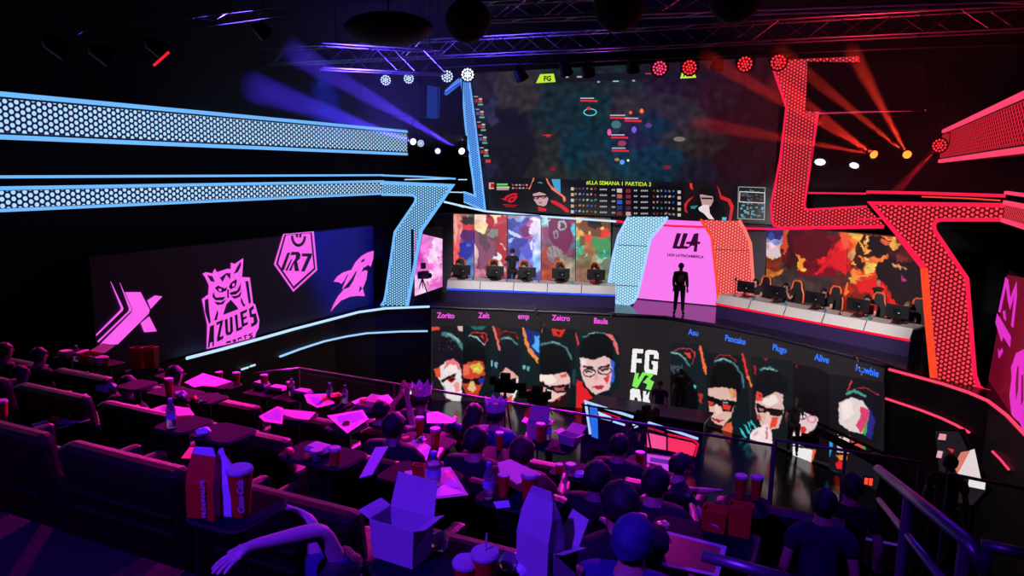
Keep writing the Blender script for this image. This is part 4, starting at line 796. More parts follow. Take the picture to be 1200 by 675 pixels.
# pink art screen on the far left side of the stage
t=thing('artwork_screen','pink screen with white flame artwork behind the blue portal leg','screen',(-13,21.9,3.5))
PQ,DQ=(-13,21),(0,1); ya=onp(485,300,PQ,DQ).y; yb=onp(519,300,PQ,DQ).y
b=MB(); b.box((-13.09,(ya+yb)/2,(ZS+5.85)/2),(.14,yb-ya,5.85-ZS)); b.build('cabinet',M_black,t)
bl=[(496,285,5,12,(236,120,214)),(505,275,6,9,(240,150,224)),(513,285,5,14,(250,190,240)),(507,300,7,8,(255,210,245)),(500,312,7,9,(236,110,206)),(512,318,6,9,(250,180,236)),(498,330,6,7,(250,200,240)),(510,331,8,5,(230,100,200)),(490,300,4,10,(210,70,180)),(508,288,2,8,(255,245,255)),(504,322,2,6,(255,240,255)),(517,300,2,12,(220,90,190))]
paint('lit_surface',PQ,DQ,Q((486,272),(518.5,280),(486,347),(518.5,336)),bl,t,step=.8,warp=7,wscale=.16,seed=77,jit=.2,soft=True,sharp=7)
# silhouette equipment in front of it (stage camera on a stand)
t=thing('stage_camera','black camera on a stand in front of the pink flame screen','camera',(-12.75,21.2,ZS))
c0=onp(495,322,(-12.6,21.6),(.8,.6)); 
b=MB(); b.box(c0,(.42,.3,.24),bev=.02,rz=.6); b.build('camera_body',M_black,t)
b=MB(); b.tube([c0+Vector((.1,-.1,.0)),c0+Vector((.42,-.2,.03))],.09,10); b.build('lens',M_black,t)
b=MB(); b.box(c0+Vector((-.05,.05,.3)),(.24,.14,.2),bev=.02); b.build('viewfinder',M_black,t)
b=MB(); g0=Vector((c0.x,c0.y,ZS))
for k in range(3): b.tube([c0+Vector((0,0,-.12)),g0+Vector((.35*math.cos(k*2.1),.35*math.sin(k*2.1),.0))],.02,6)
b.build('tripod',M_black,t)
# low sound shelf on right under the wall: second small screen by the right stage front
t=thing('side_monitor','small lit monitor showing a white shirted player under the right stage edge','screen',(2.7,17.6,0))
PS,DS=(2.0,17.2),(.62,-.78)
pol=[((30,24,30),[(1096,505),(1124,506),(1156,574),(1140,592),(1104,586)]),((228,210,212),[(1142,526),(1151,568),(1122,556),(1136,528)]),((214,120,100),[(1126,530),(1137,528),(1122,556),(1118,545)]),((230,226,228),[(1136,560),(1155,565),(1154,574),(1134,570)]),((225,150,160),[(1101,508),(1109,509),(1108,516),(1099,515)]),((225,170,180),[(1099,528),(1105,529),(1103,537),(1097,536)]),((220,50,40),[(1110,525),(1118,527),(1116,531)])]
q=[onp(x,y,PS,DS,-.03) for x,y in ((1094,502),(1126,503),(1158,575),(1140,595),(1102,590))]
b=MB(); b.prism(q,-nrm(PS,DS)*.1); b.build('cabinet',M_black,t)
picture('lit_surface',PS,DS,pol,t)
b=MB(); b.tube([Vector((q[3].x,q[3].y,0)),q[3]],.05,8); b.tube([Vector((q[4].x,q[4].y,0)),q[4]],.05,8); b.build('stand',M_black,t)
# ============================================================ PEOPLE
def skinmesh(verts,edges,rad,sub=1):
    me=bpy.data.meshes.new('tmp'); me.from_pydata([tuple(v) for v in verts],edges,[]); o=bpy.data.objects.new('tmp',me); COL.objects.link(o)
    md=o.modifiers.new('s','SKIN'); me.skin_vertices.new() if not me.skin_vertices else None
    sv=me.skin_vertices[0].data
    for i,r in enumerate(rad):
        sv[i].radius=(r,r) if not isinstance(r,tuple) else r; sv[i].use_root=(i==0)
    md.use_smooth_shade=True
    if sub: o.modifiers.new('u','SUBSURF').levels=sub
    bpy.context.view_layer.update(); dg=bpy.context.evaluated_depsgraph_get()
    m2=bpy.data.meshes.new_from_object(o.evaluated_get(dg)); vs=[v.co.copy() for v in m2.vertices]; fs=[list(p.vertices) for p in m2.polygons]
    bpy.data.objects.remove(o); bpy.data.meshes.remove(me); bpy.data.meshes.remove(m2); return vs,fs
SKINS={}
def V(*a): return Vector(a)
STAND=dict(pel=V(0,0,.95),sp=V(0,.01,1.12),ch=V(0,0,1.32),nk=V(0,0,1.46),hd=V(0,.03,1.62),
 shL=V(-.18,0,1.40),elL=V(-.24,-.03,1.12),wrL=V(-.25,.08,.88),shR=V(.18,0,1.40),elR=V(.24,-.03,1.12),wrR=V(.25,.08,.88),
 hiL=V(-.095,0,.9),knL=V(-.11,.02,.5),anL=V(-.12,-.02,.09),toL=V(-.14,.14,.035),hiR=V(.095,0,.9),knR=V(.11,.02,.5),anR=V(.12,-.02,.09),toR=V(.14,.14,.035))
RECL=dict(pel=V(0,.06,.40),sp=V(0,-.05,.54),ch=V(0,-.11,.69),nk=V(0,-.13,.83),hd=V(0,-.07,.97),
 shL=V(-.18,-.12,.77),elL=V(-.26,.04,.60),wrL=V(-.2,.28,.62),shR=V(.18,-.12,.77),elR=V(.26,.04,.60),wrR=V(.2,.28,.62),
 hiL=V(-.1,.1,.40),knL=V(-.13,.48,.44),anL=V(-.13,.62,.09),toL=V(-.14,.76,.05),hiR=V(.1,.1,.40),knR=V(.13,.48,.44),anR=V(.13,.62,.09),toR=V(.14,.76,.05))
SIT=dict(pel=V(0,0,.52),sp=V(0,-.04,.68),ch=V(0,-.05,.88),nk=V(0,-.02,1.03),hd=V(0,.03,1.18),
 shL=V(-.18,-.03,.97),elL=V(-.25,.05,.70),wrL=V(-.17,.30,.72),shR=V(.18,-.03,.97),elR=V(.25,.05,.70),wrR=V(.17,.30,.72),
 hiL=V(-.1,.02,.5),knL=V(-.13,.42,.50),anL=V(-.13,.44,.09),toL=V(-.14,.58,.035),hiR=V(.1,.02,.5),knR=V(.13,.42,.50),anR=V(.13,.44,.09),toR=V(.14,.58,.035))
def person(label,loc,rz,pose=None,base=SIT,skin=(190,130,110),shirt=(24,22,28),trousers=(20,20,30),hair=(18,12,12),sleeves='short',long_hair=False,headset=False,glasses=False,beard=False,group=None,headyaw=0,extra=None,lo=0):
    J={k:v.copy() for k,v in base.items()}
    for k,v in (pose or {}).items(): J[k]=V(*v)
    r=thing('person',label,'person',loc,group=group,rz=rz); r['_o']=(0,0,0)
    vs=[];ed=[];rd=[]
    def add(p,r_,par=None):
        vs.append(p); rd.append(r_); 
        if par is not None: ed.append((par,len(vs)-1))
        return len(vs)-1
    hips=add(J['pel'],(.10,.085)); sp=add(J['sp'],(.085,.075),hips); ch=add(J['ch'],(.085,.075),sp); nk=add(J['nk']-V(0,0,.02),.05,ch)
    hd=J['hd']; J['hd']=hd=hd-V(0,0,.025); up=(hd-J['nk']).normalized(); j=add(hd+V(0,.015,-.07),(.062,.07),nk); h=add(hd+V(0,0,.0),(.076,.09),j); add(hd+up*.075,(.062,.072),h)
    for s in 'LR':
        sh=add(J['sh'+s],.045,ch); el=add(J['el'+s],.042,sh); mid=add(J['el'+s].lerp(J['wr'+s],.35),.040,el); wr=add(J['wr'+s],.026,mid)
        d=(J['wr'+s]-J['el'+s]).normalized(); hdv=J.get('hand'+s); 
        if hdv is not None: d=hdv.normalized()
        side=d.cross(V(0,0,1)); side=side.normalized() if side.length>.2 else V(1,0,0)
        if side.dot(V(1,0,0))<0: side=-side
        nrmv=side.cross(d).normalized()
        if nrmv.z>0: nrmv=-nrmv
        inn=-side if s=='R' else side
        pm=add(J['wr'+s]+d*.055,(.034,.018) ,wr)
        if lo==0:
            for q,(off,ln) in enumerate(((-.027,.062),(-.009,.075),(.009,.07),(.026,.055))):
                k0=add(J['wr'+s]+d*.095+side*off,.0095,pm); k1=add(J['wr'+s]+d*(.095+ln*.5)+side*off*1.15+nrmv*.006,.0085,k0); add(J['wr'+s]+d*(.095+ln)+side*off*1.2+nrmv*.022,.0075,k1)
            t0=add(J['wr'+s]+d*.04+inn*.034,.012,pm); add(J['wr'+s]+d*.075+inn*.055+nrmv*.01,.009,t0)
        else: add(J['wr'+s]+d*.13,(.03,.014),pm)
        hp=add(J['hi'+s],.07,hips); kn=add(J['kn'+s],.054,hp); cf=add(J['kn'+s].lerp(J['an'+s],.3),.054,kn); an=add(J['an'+s],.036,cf); add(J['to'+s],.032,an)
    key=None
    mv,mf=skinmesh(vs,ed,rd,1)
    b=MB(); b.mesh(mv,mf,0)
    R=Matrix.Rotation(headyaw,4,'Z'); H=lambda x,y,z: hd+R@V(x,y,z)
    b.ell(H(0,.098,-.012),(.011,.02,.024),8,5,0)                           # nose
    for s in (-1,1):
        b.ell(H(.078*s,0,-.005),(.010,.018,.03),8,5,0); b.ell(H(.030*s,.084,.018),(.013,.008,.008),8,5,1); b.ell(H(.030*s,.085,.036),(.02,.008,.004),6,4,2)
    b.ell(H(0,.086,-.052),(.023,.008,.006),8,5,3)
    mS=mat('skin_%d_%d_%d'%skin,skin,.5,bump=.05); mE=mat('eye_dark',(20,14,14),.3); mH=mat('hair_%d_%d_%d'%hair,hair,.6,bump=.6,bscale=90); mL=mat('lips',(150,70,70),.5)
    b.build('body',[mS,mE,mH,mL],r,smooth=True)
    # shirt
    vs=[];ed=[];rd=[]
    hips=add(J['pel']-V(0,0,.02),(.17,.135)); sp=add(J['sp'],(.155,.13),hips); ch=add(J['ch'],(.175,.135),sp); c2_=add(J['ch'].lerp(J['nk'],.62),(.145,.125),ch); add(J['nk']+V(0,0,.0),(.072,.072),c2_)
    for s in 'LR':
        sh=add(J['sh'+s]-V(0,0,.012),.08,c2_)
        if sleeves=='long': el=add(J['el'+s],.058,sh); add(J['wr'+s]+(J['el'+s]-J['wr'+s]).normalized()*.02,.04,el)
        else: add(J['sh'+s].lerp(J['el'+s],.62),.062,sh)
    mv,mf=skinmesh(vs,ed,rd,1); b=MB(); b.mesh(mv,mf); b.build('shirt',mat('cloth_%d_%d_%d'%shirt,shirt,.85,bump=.4,bscale=50,var=.1),r,smooth=True)
    vs=[];ed=[];rd=[]
    hips=add(J['pel'],(.148,.115))
    for s in 'LR':
        hp=add(J['hi'+s],.1,hips); kn=add(J['kn'+s],.072,hp); add(J['an'+s]+(J['kn'+s]-J['an'+s]).normalized()*.03,.055,kn)
    mv,mf=skinmesh(vs,ed,rd,1); b=MB(); b.mesh(mv,mf); b.build('trousers',mat('cloth_%d_%d_%d'%trousers,trousers,.85,bump=.4,bscale=50),r,smooth=True)
    # shoes
    for s in 'LR':
        b=MB(); c=J['an'+s].lerp(J['to'+s],.45); c.z=max(.045,c.z-.01); b.ell(c,(.048,.13,.05),12,7); b.build('shoe',M_black,r,smooth=True)
    # hair
    b=MB(); n=16; hh=9; vs=[];fs=[]
    for i in range(hh+1):
        a=PI*.5*i/hh*1.28
        for k in range(n):
            th=2*PI*k/n; sx=math.sin(a)*math.cos(th); sy=math.sin(a)*math.sin(th); z=math.cos(a)
            rr=1+.05*math.sin(k*5.3+i*2.1)
            p=V(sx*.092*rr,sy*.108*rr-.008,z*.112*rr+.012)
            if sy>.3 and p.z<.055: p.z=.055+.012*math.sin(k*3); p.y=min(p.y,.092)
            vs.append(H(*p))
    for i in range(hh):
        for k in range(n): fs.append([i*n+k,i*n+(k+1)%n,(i+1)*n+(k+1)%n,(i+1)*n+k])
    b.mesh(vs,fs)
    if long_hair:
        b.tube([H(0,-.03,.03),H(0,-.065,-.06),H(0,-.075,-.16),H(0,-.07,-.27),H(0,-.06,-.33)],[.085,.095,.10,.085,.03],12)
    b.build('hair',mH,r,smooth=True)
    if beard:
        b=MB(); b.ell(H(0,.055,-.075),(.062,.045,.04),12,7); b.build('beard',mH,r,smooth=True)
    if headset:
        b=MB(); b.tube([H(.095*math.cos(a),0,.02+.115*math.sin(a)) for a in [PI*i/10 for i in range(11)]],.010,6)
        for s in (-1,1): b.lathe([(.001,-.015),(.038,-.015),(.042,0),(.038,.015),(.001,.015)],H(.098*s,0,-.005),12,0,M=Matrix.Rotation(PI/2,3,'Y'))
        b.tube([H(-.1,.02,-.02),H(-.09,.09,-.06),H(-.04,.125,-.06)],.005,5); b.build('headset',M_dkmetal,r)
    if glasses:
        b=MB()
        for s in (-1,1): b.tube([H(.032*s+.024*math.cos(a),.098,.016+.018*math.sin(a)) for a in [2*PI*i/10 for i in range(10)]],.003,5,closed=True); b.tube([H(.056*s,.096,.018),H(.08*s,0,.018)],.0025,4)
        b.build('glasses',M_black,r)
    if extra: extra(r,J,H)
    return r
def star_crown(r,J,H):
    b=MB(); n=16
    for k in range(n):
        a0,a1=2*PI*k/n,2*PI*(k+1)/n; q=lambda a,z,f=1:H(.102*f*math.cos(a),.112*f*math.sin(a),z)
        h0=.19 if k%2==0 else .13; h1=.13 if k%2==0 else .19
        b.prism([q(a0,.06),q(a1,.06),q(a1,h1,1.22 if h1>.15 else 1.05),q(a0,h0,1.22 if h0>.15 else 1.05)],(0,0,0.002))
    b.build('paper_crown',mat('pink_paper',(235,205,225),.6),r)
# host on the stage
hp=atz(795,369,ZS)
person('man in black standing on the stage as a silhouette before the pink screen',hp,math.atan2(-hp.x*-1,-hp.y)*0+PI*.05,
  pose=dict(shL=(-.165,0,1.38),shR=(.165,0,1.38),elL=(-.205,-.05,1.14),wrL=(-.20,.04,.9),elR=(.21,-.03,1.13),wrR=(.235,.05,.89),hiL=(-.09,0,.9),anL=(-.13,0,.09),toL=(-.17,.14,.035),anR=(.13,0,.09),toR=(.17,.14,.035)),base=STAND,sleeves='long',shirt=(14,12,18),trousers=(12,12,16),skin=(120,80,70),hair=(12,10,10))
# ============================================================ PLAYER DESKS
def desk(label,A,B,col_line,line_name):
    A=V(*A,ZS);B=V(*B,ZS); D=(B-A); L=D.length; D.normalize(); N=V(-D.y,D.x,0)
    t=thing('player_desk',label,'desk',A); h=.74
    b=MB(); P=lambda s,n,z: A+D*s+N*n+V(0,0,z)
    prof=[(.10,h),(.80,h),(.80,h-.05),(.2,h-.06)]
    b=MB(); b.prism([P(0,n,z) for n,z in ((.12,h),(.85,h),(.85,h-.05),(.12,h-.05))],D*L); b.build('desk_top',M_cream,t)
    b=MB(); b.prism([P(0,n,z) for n,z in ((.12,h-.005),(.12,h-.05),(.0,h-.26),(-.03,h-.26))],D*L)
    b.build('sloped_front_panel',M_cream,t)
    b=MB()
    for k in range(1,5):
        s=L*k/5; b.prism([P(s-.012,.115,h+.002),P(s+.012,.115,h+.002),P(s+.012-.0,-.034,h-.26),P(s-.012,-.034,h-.26)],-N*.004)
    b.build('panel_joint',M_black,t)
    b=MB(); b.box(A+D*(L/2)+N*-.0+V(0,0,h-.30),(L,.05,.055),rz=math.atan2(D.y,D.x)); b.build('light_strip',col_line,t)
    b=MB(); b.box(A+D*(L/2)+N*.06+V(0,0,(h-.33)/2),(L,.08,h-.33),rz=math.atan2(D.y,D.x)); b.build('front_panel',mat('violet_black_panel',(46,34,78),.35,bump=.05),t)
    for s in (.03,L-.03):
        b=MB(); b.box(A+D*s+N*.46+V(0,0,(h-.05)/2),(.05,.72,h-.06),rz=math.atan2(D.y,D.x)); b.build('end_panel',M_edge,t)
    return A,D,N,L,h
def make_monitor(label,p,rz):
    t=thing('monitor',label,'monitor',p,rz=rz); t['_o']=(0,0,0)
    b=MB(); b.box((0,0,.33),(.62,.035,.36),bev=.008); ds=b.build('display',M_screenback,t)
    b=MB(); b.prism([(-.29,.019,.17),(.29,.019,.17),(.29,.019,.49),(-.29,.019,.49)],(0,-.002,0)); subpart(b.build('lit_face',glow('game_screen_light',(90,120,170),.8),t),ds)
    b=MB(); b.box((0,-.035,.33),(.2,.03,.18),bev=.01); b.tube([(0,-.03,.02),(0,-.03,.33)],.018,8); b.build('stand_neck',M_dkmetal,t)
    b=MB(); b.box((0,-.02,.01),(.26,.2,.02),bev=.006); b.build('stand_foot',M_dkmetal,t)
    b=MB(); b.ell((.06,-.052,.30),(.03,.002,.02),8,5); subpart(b.build('badge',mat('silver_badge',(200,200,205),.3,.7),t),ds)
    return t
def make_chair(label,p,rz,trim):
    t=thing('gaming_chair',label,'chair',p,rz=rz); t['_o']=(0,0,0)
    # faces +Y
    out=[(-.19,.50),(-.26,.70),(-.25,.95),(-.17,1.10),(-.15,1.26),(-.09,1.33),(.09,1.33),(.15,1.26),(.17,1.10),(.25,.95),(.26,.70),(.19,.50)]
    b=MB(); b.prism([(x,-.2+.06*(1.3-z),z) for x,z in out],(0,-.09,0)); br=b.build('backrest',M_chair,t)
    b=MB(); b.tube([(x,-.2+.06*(1.3-z)+.01,z) for x,z in out],.03,6); subpart(b.build('side_trim',trim,t),br)
    b=MB(); b.box((0,.07,.46),(.52,.5,.1),bev=.03); b.build('seat',M_chair,t)
    for s in (-1,1):
        b=MB(); b.box((.3*s,.05,.66),(.07,.26,.03),bev=.01); b.tube([(.3*s,.05,.65),(.27*s,.05,.44)],.018,6); b.build('armrest',M_black,t)
    b=MB(); b.tube([(0,.05,.42),(0,.05,.1)],.03,8)
    for k in range(5): b.tube([(0,.05,.1),(.28*math.cos(k*1.257),.05+.28*math.sin(k*1.257),.06)],.018,6)
    b.build('base',M_dkmetal,t)
    for k in range(5):
        b=MB(); b.ell((.28*math.cos(k*1.257),.05+.28*math.sin(k*1.257),.03),(.03,.03,.03),8,5); b.build('castor',M_black,t)
    return t
def make_can(p,label,col):
    t=thing('drink_can',label,'can',p); b=MB(); b.lathe([(.022,0),(.031,.01),(.031,.11),(.024,.125),(.001,.125)],p,12); b.build('body',mat('can_%d_%d_%d'%col,col,.3,.5),t); 
    b=MB(); b.lathe([(.024,.125),(.024,.128),(.001,.128)],p,10); b.build('lid',M_metal,t); return t
def make_keyboard(p,rz,label):
    t=thing('keyboard',label,'keyboard',p,rz=rz); t['_o']=(0,0,0)
    b=MB(); b.box((0,0,.012),(.4,.15,.022),bev=.004); cs_=b.build('case',M_black,t)
    b=MB()
    for r in range(4):
        for c in range(12): b.box((-.175+c*.032,-.045+r*.03,.027),(.026,.024,.008))
    subpart(b.build('keys',M_screenback,t),cs_); return t
ordn=['first','second','third','fourth','fifth']
blueline=glow('desk_blue_line',(40,90,255),1.1); redline=glow('desk_red_line',(255,24,60),1.1)
A,D,N,L,h=desk('long white player desk with blue light line on the left of the stage',(-12.45,22.2),(-6.95,24.02),blueline,'b')
rzL=math.atan2(N.y,N.x)-PI/2
def on_desk(A,D,N,px,py,n,z):
    q=onp(px,py,((A+N*n).x,(A+N*n).y),(D.x,D.y)); return V(q.x,q.y,z)
skinsL=[(196,140,124),(186,128,112),(200,150,130),(180,124,108),(206,150,136)]
for i,px in enumerate((541,580,617.5,657,698.5)):
    p=on_desk(A,D,N,px,325,.42,ZS+h)
    make_monitor('black monitor seen from behind on the blue lit desk, %s from the left'%ordn[i],p,rzL)
    pc=on_desk(A,D,N,px-(3 if i<3 else 2)+(-1 if i==2 else 0),325,1.25,ZS)
    make_chair('black gaming chair with orange edge at the blue lit desk, %s from the left'%ordn[i],pc+N*.12,rzL+PI,M_orange)
    person(['player in a dark top behind the leftmost monitor of the blue lit desk','player with short dark hair behind the second monitor of the blue lit desk','player in black half hidden by the third monitor of the blue lit desk','player in black bending forward behind the fourth monitor of the blue lit desk','player in a red shirt behind the rightmost monitor of the blue lit desk'][i],pc+D*(.06*(i%2)),rzL+PI,
      pose=dict(wrL=(-.2,.42,.78),elL=(-.26,.15,.74),wrR=(.2,.42,.78),elR=(.26,.15,.74),hd=(0,.08,1.20),nk=(0,.03,1.05),ch=(0,0,.87)),skin=skinsL[i],shirt=(170,30,40) if i==4 else (26,24,30),headset=True,glasses=(i in(1,3)),lo=1)
    make_keyboard(p+N*.2,rzL,'black keyboard behind the %s monitor of the blue lit desk'%ordn[i])
    if i<4: make_can(p+D*.42-N*.12,'small drink can on the blue lit desk right of the %s monitor'%ordn[i],[(40,130,160),(60,140,200),(50,150,160),(40,170,170)][i])
A2,D2,N2,L2,h2=desk('long white player desk with red light line on the right of the stage',(-3.65,24.2),(1.72,21.4),redline,'r')
rzR=math.atan2(N2.y,N2.x)-PI/2
for i,(px,py) in enumerate(((873,348),(909,354),(954,360),(1004,371),(1050,380))):
    p=on_desk(A2,D2,N2,px,py,.42,ZS+h2)
    make_monitor('black monitor seen from behind on the red lit desk, %s from the left'%ordn[i],p,rzR)
    pc=on_desk(A2,D2,N2,px+13,py,1.15,ZS)
    make_chair('black gaming chair with orange edge at the red lit desk, %s from the left'%ordn[i],pc+N2*.14+D2*.12,rzR+PI,M_orange)
    person(['player in a black shirt sitting behind the leftmost monitor of the red lit desk','player in black with hand at the face, second player of the red lit desk','dark haired player in black, third player of the red lit desk','player in red behind the fourth monitor of the red lit desk','light haired player behind the rightmost monitor of the red lit desk'][i],pc,rzR+PI,
      pose=dict(wrL=(-.2,.42,.78) if i!=1 else (-.05,.16,1.04),elL=(-.26,.15,.74) if i!=1 else (-.22,.18,.82),wrR=(.2,.42,.78),elR=(.26,.15,.74),hd=(0,.1,1.18),nk=(0,.04,1.03),ch=(0,0,.87)),skin=skinsL[(i+2)%5],shirt=(150,26,34) if i==3 else (22,20,26),hair=(18,12,12) if i<4 else (120,96,80),headset=True,lo=1)
    make_keyboard(p+N2*.2,rzR,'black keyboard behind the %s monitor of the red lit desk'%ordn[i])
    if i<4: make_can(p+D2*.42-N2*.14,'small drink can on the red lit desk right of the %s monitor'%ordn[i],[(40,140,170),(70,150,190),(50,140,170),(40,160,170)][i])
# microphone stands on the desks
for lab,(AA,DD,NN),px,py in (('slim black microphone arm at the left end of the red lit desk',(A2,D2,N2),861,345),('slim black microphone arm between the third and fourth red desk monitors',(A2,D2,N2),984,368)):
    p=on_desk(AA,DD,NN,px,py,.3,ZS+.74); t=thing('microphone_arm',lab,'microphone',p)
    b=MB(); b.tube([p,p+V(0,0,.5)],.012,6); b.build('pole',M_dkmetal,t); b=MB(); b.lathe([(.001,0),(.05,0),(.05,.02),(.001,.02)],p,12); b.build('base',M_dkmetal,t)
    b=MB(); b.ell(p+V(0,0,.54),(.04,.04,.06),10,7); b.build('microphone_head',M_black,t)
# staff standing behind
q=onp(600,322,((A+N*1.9).x,(A+N*1.9).y),(D.x,D.y)); 
person('staff member in black standing with his back turned behind the blue lit desk',V(q.x,q.y,ZS),rzL+.3,base=STAND,sleeves='short',shirt=(16,14,22),lo=1,pose=dict(elL=(-.28,.0,1.15),wrL=(-.2,.2,1.05)))
q=onp(1030,340,((A2+N2*2.0).x,(A2+N2*2.0).y),(D2.x,D2.y))
person('staff member in black standing behind the right team facing the hall',V(q.x,q.y,ZS),rzR+PI,base=STAND,shirt=(20,16,20),lo=1)
# ============================================================ CASTER DESK IN THE PIT
PCd=(-6.5,19.9); DCd=(1,0)
def cz(x,y,yy,z=None): return atz(x,y,z)
Yd=19.55
fl=lambda x,y: aty(x,y,Yd)
t=thing('presenter_desk','wide dark presenter desk with neon outline and pink red front in the pit','desk',(-4.9,Yd,0))
a=fl(687,471); c=fl(818,515); zt=1.28
XA,XB=a.x-.12,c.x+.12
b=MB(); b.prism([(XA,Yd,0),(XB,Yd,0),(XB,Yd,zt),(XA,Yd,zt)],(0,.06,0)); 
b.build('front_panel',mat('black_lacquer',(12,9,18),.25),t)
b=MB(); b.prism([(XA-.02,Yd-.04,zt+.03),(XB+.02,Yd-.04,zt+.03),(XB+.1,Yd+1.0,zt+.03),(XA+.15,Yd+1.0,zt+.03)],(0,0,-.05)); b.build('desk_top',mat('violet_sheen_top',(70,48,84),.28,bump=.03),t)
for x in (XA+.06,XB-.1):
    b=MB(); b.box((x,Yd+.5,zt/2-.02),(.06,.85,zt-.06)); b.build('end_panel',M_black,t)
W=glow('desk_neon',(170,200,255),1.1)
def rb(path,w,m,name='light_strip',o=.03): ribbon(t,(0,Yd),(1,0),path,w,m,off=o,name=name)
rb([(691.5,509),(686,471),(742,489)],.07,W); rb([(759,495),(818,514.5)],.06,W)
b=MB(); b.prism([fl(691,475),fl(700,478),fl(701,514),(fl(693.5,511))],(0,-.03,0)); b.build('blue_panel',glow('blue_panel_light',(40,110,235),1.0),t)
b=MB(); b.prism([fl(701,482),fl(716.5,488.5),fl(716,493),fl(704,490.5),fl(703,489)],(0,-.03,0)); b.build('arrow_panel',glow('icy_panel_light',(190,225,255),1.0),t)
rb([(718,494),(736,499.5)],.05,W); rb([(741,497),(746,500),(743,501)],.05,W)
rb([(706,483.5),(727,490)],.04,glow('dim_red_line',(170,20,60),1)); rb([(757,501),(778,507)],.05,glow('dim_red_line',(170,20,60),1))
b=MB(); b.prism([fl(758,507),fl(780.5,512),fl(780.5,527),fl(756,523)],(0,-.03,0)); b.build('pink_panel',glow('pink_panel_light',(255,80,150),1.0),t)
b=MB(); b.prism([fl(783,512.5),fl(812,519),fl(816,522),(fl(812,534)),fl(783,527.5)],(0,-.03,0)); b.build('red_panel',glow('red_panel_light',(255,50,96),1.0),t)
rb([(782,509),(813,516),(818,521),(814,535)],.05,glow('deep_red_line',(220,20,50),1))
# camera operators in the pit
def cam_rig(label,px,py,Y,z,yaw,s=1.0,operator=True,opl=''):
    q=aty(px,py,Y); t=thing('broadcast_camera',label,'camera',(q.x,q.y,0)); R=Matrix.Rotation(yaw,3,'Z')
    o=V(q.x,q.y,q.z)
    def T(x,y,z): return o+R@V(x*s,y*s,z*s)
    b=MB(); b.box(o,(.5*s,.26*s,.3*s),rz=yaw,bev=.03); cb=b.build('camera_body',M_black,t)
    b=MB(); b.tube([T(.25,0,.0),T(.45,0,.0),T(.52,0,0)],[.09*s,.1*s,.13*s],12); subpart(b.build('lens',M_black,t),cb)
    b=MB(); b.box(T(.0,.0,.24),(.24*s,.16*s,.14*s),rz=yaw,bev=.02); b.box(T(-.3,0,.12),(.14*s,.2*s,.2*s),rz=yaw,bev=.02); b.build('viewfinder',M_black,t)
    b=MB(); b.tube([T(-.2,0,-.1),T(-.55,.1,-.3)],.016,6); b.build('pan_handle',M_black,t)
    b=MB()
    for k in range(3): b.tube([T(0,0,-.15),V(q.x+.45*math.cos(k*2.1+1),q.y+.45*math.sin(k*2.1+1),0.0)],.025,6)
    b.build('tripod',M_dkmetal,t)
    if operator:
        p=V(q.x,q.y,0)+R@V(-.75,0,0)
        person(opl,p,yaw-PI/2,base=STAND,shirt=(16,14,20),lo=1,pose=dict(elL=(-.26,.12,1.2),wrL=(-.1,.36,1.25),elR=(.26,.12,1.2),wrR=(.1,.36,1.25)))
cam_rig('black broadcast camera silhouette before the second portrait',592,452,16.6,1,.25,1.05,True,'camera operator in black behind the camera below the second portrait')
cam_rig('black broadcast camera silhouette before the fourth portrait',630,466,16.9,1,2.9,1.0,False)
cam_rig('black broadcast camera standing before the presenter desk',757,487,18.3,1,1.2,.9,True,'camera operator in black bending at the presenter desk')
person('person standing dark against the first right hand portrait in the pit',V(*atz(799,436,1.62).xy,0),.4,base=STAND,shirt=(14,12,18),lo=1,pose=dict(elR=(.3,.05,1.2),wrR=(.2,.3,1.3)))
person('person in dark violet standing just right of the versus logo in the pit',V(*atz(774,450,1.62).xy,0),PI,base=STAND,shirt=(30,16,60),lo=1)
# camera crane across the right portraits
t=thing('camera_crane','long black camera crane arm crossing the right hand portraits','camera crane',(1.6,14.2,0))
p0=aty(958,505,15.2); p1=aty(1052,553,13.9); p1b=p1+(p1-p0).normalized()*.7
b=MB(); b.tube([p0,p1b],[.07,.12],8); b.tube([p0+V(0,0,.16),p1b+V(0,0,.22)],.03,6)
for k in range(7):
    u=k/7; a_=p0.lerp(p1b,u); c_=p0.lerp(p1b,u+.1)+V(0,0,.18); b.tube([a_,c_],.02,5)
b.build('boom_arm',M_black,t)
b=MB(); b.box(p0+V(-.12,0,-.22),(.34,.2,.22),bev=.02); b.tube([p0,p0+V(-.1,0,-.15)],.04,8); b.tube([p0+V(-.25,0,-.22),p0+V(-.45,-.05,-.24)],.07,10); b.build('remote_camera',M_black,t)
b=MB(); c_=p0.lerp(p1b,.8); b.tube([c_,V(c_.x,c_.y,0)],.09,8); b.build('column',M_black,t)
b=MB()
for k in range(3): b.tube([V(c_.x,c_.y,.9),V(c_.x+.7*math.cos(k*2.1),c_.y+.7*math.sin(k*2.1),.0)],.04,6)
b.build('tripod',M_black,t)
b=MB(); b.box(p1b+V(.1,0,-.05),(.35,.3,.3),bev=.02); b.build('counterweight',M_dkmetal,t)
# fluffy dark plant-like microphones / big dark head in front of ninth portrait
person('person with bushy dark hair standing before the ninth portrait in the pit',V(*atz(934,468,1.66).xy,0),-.2,base=STAND,shirt=(16,12,18),lo=1,hair=(20,10,12),long_hair=True)
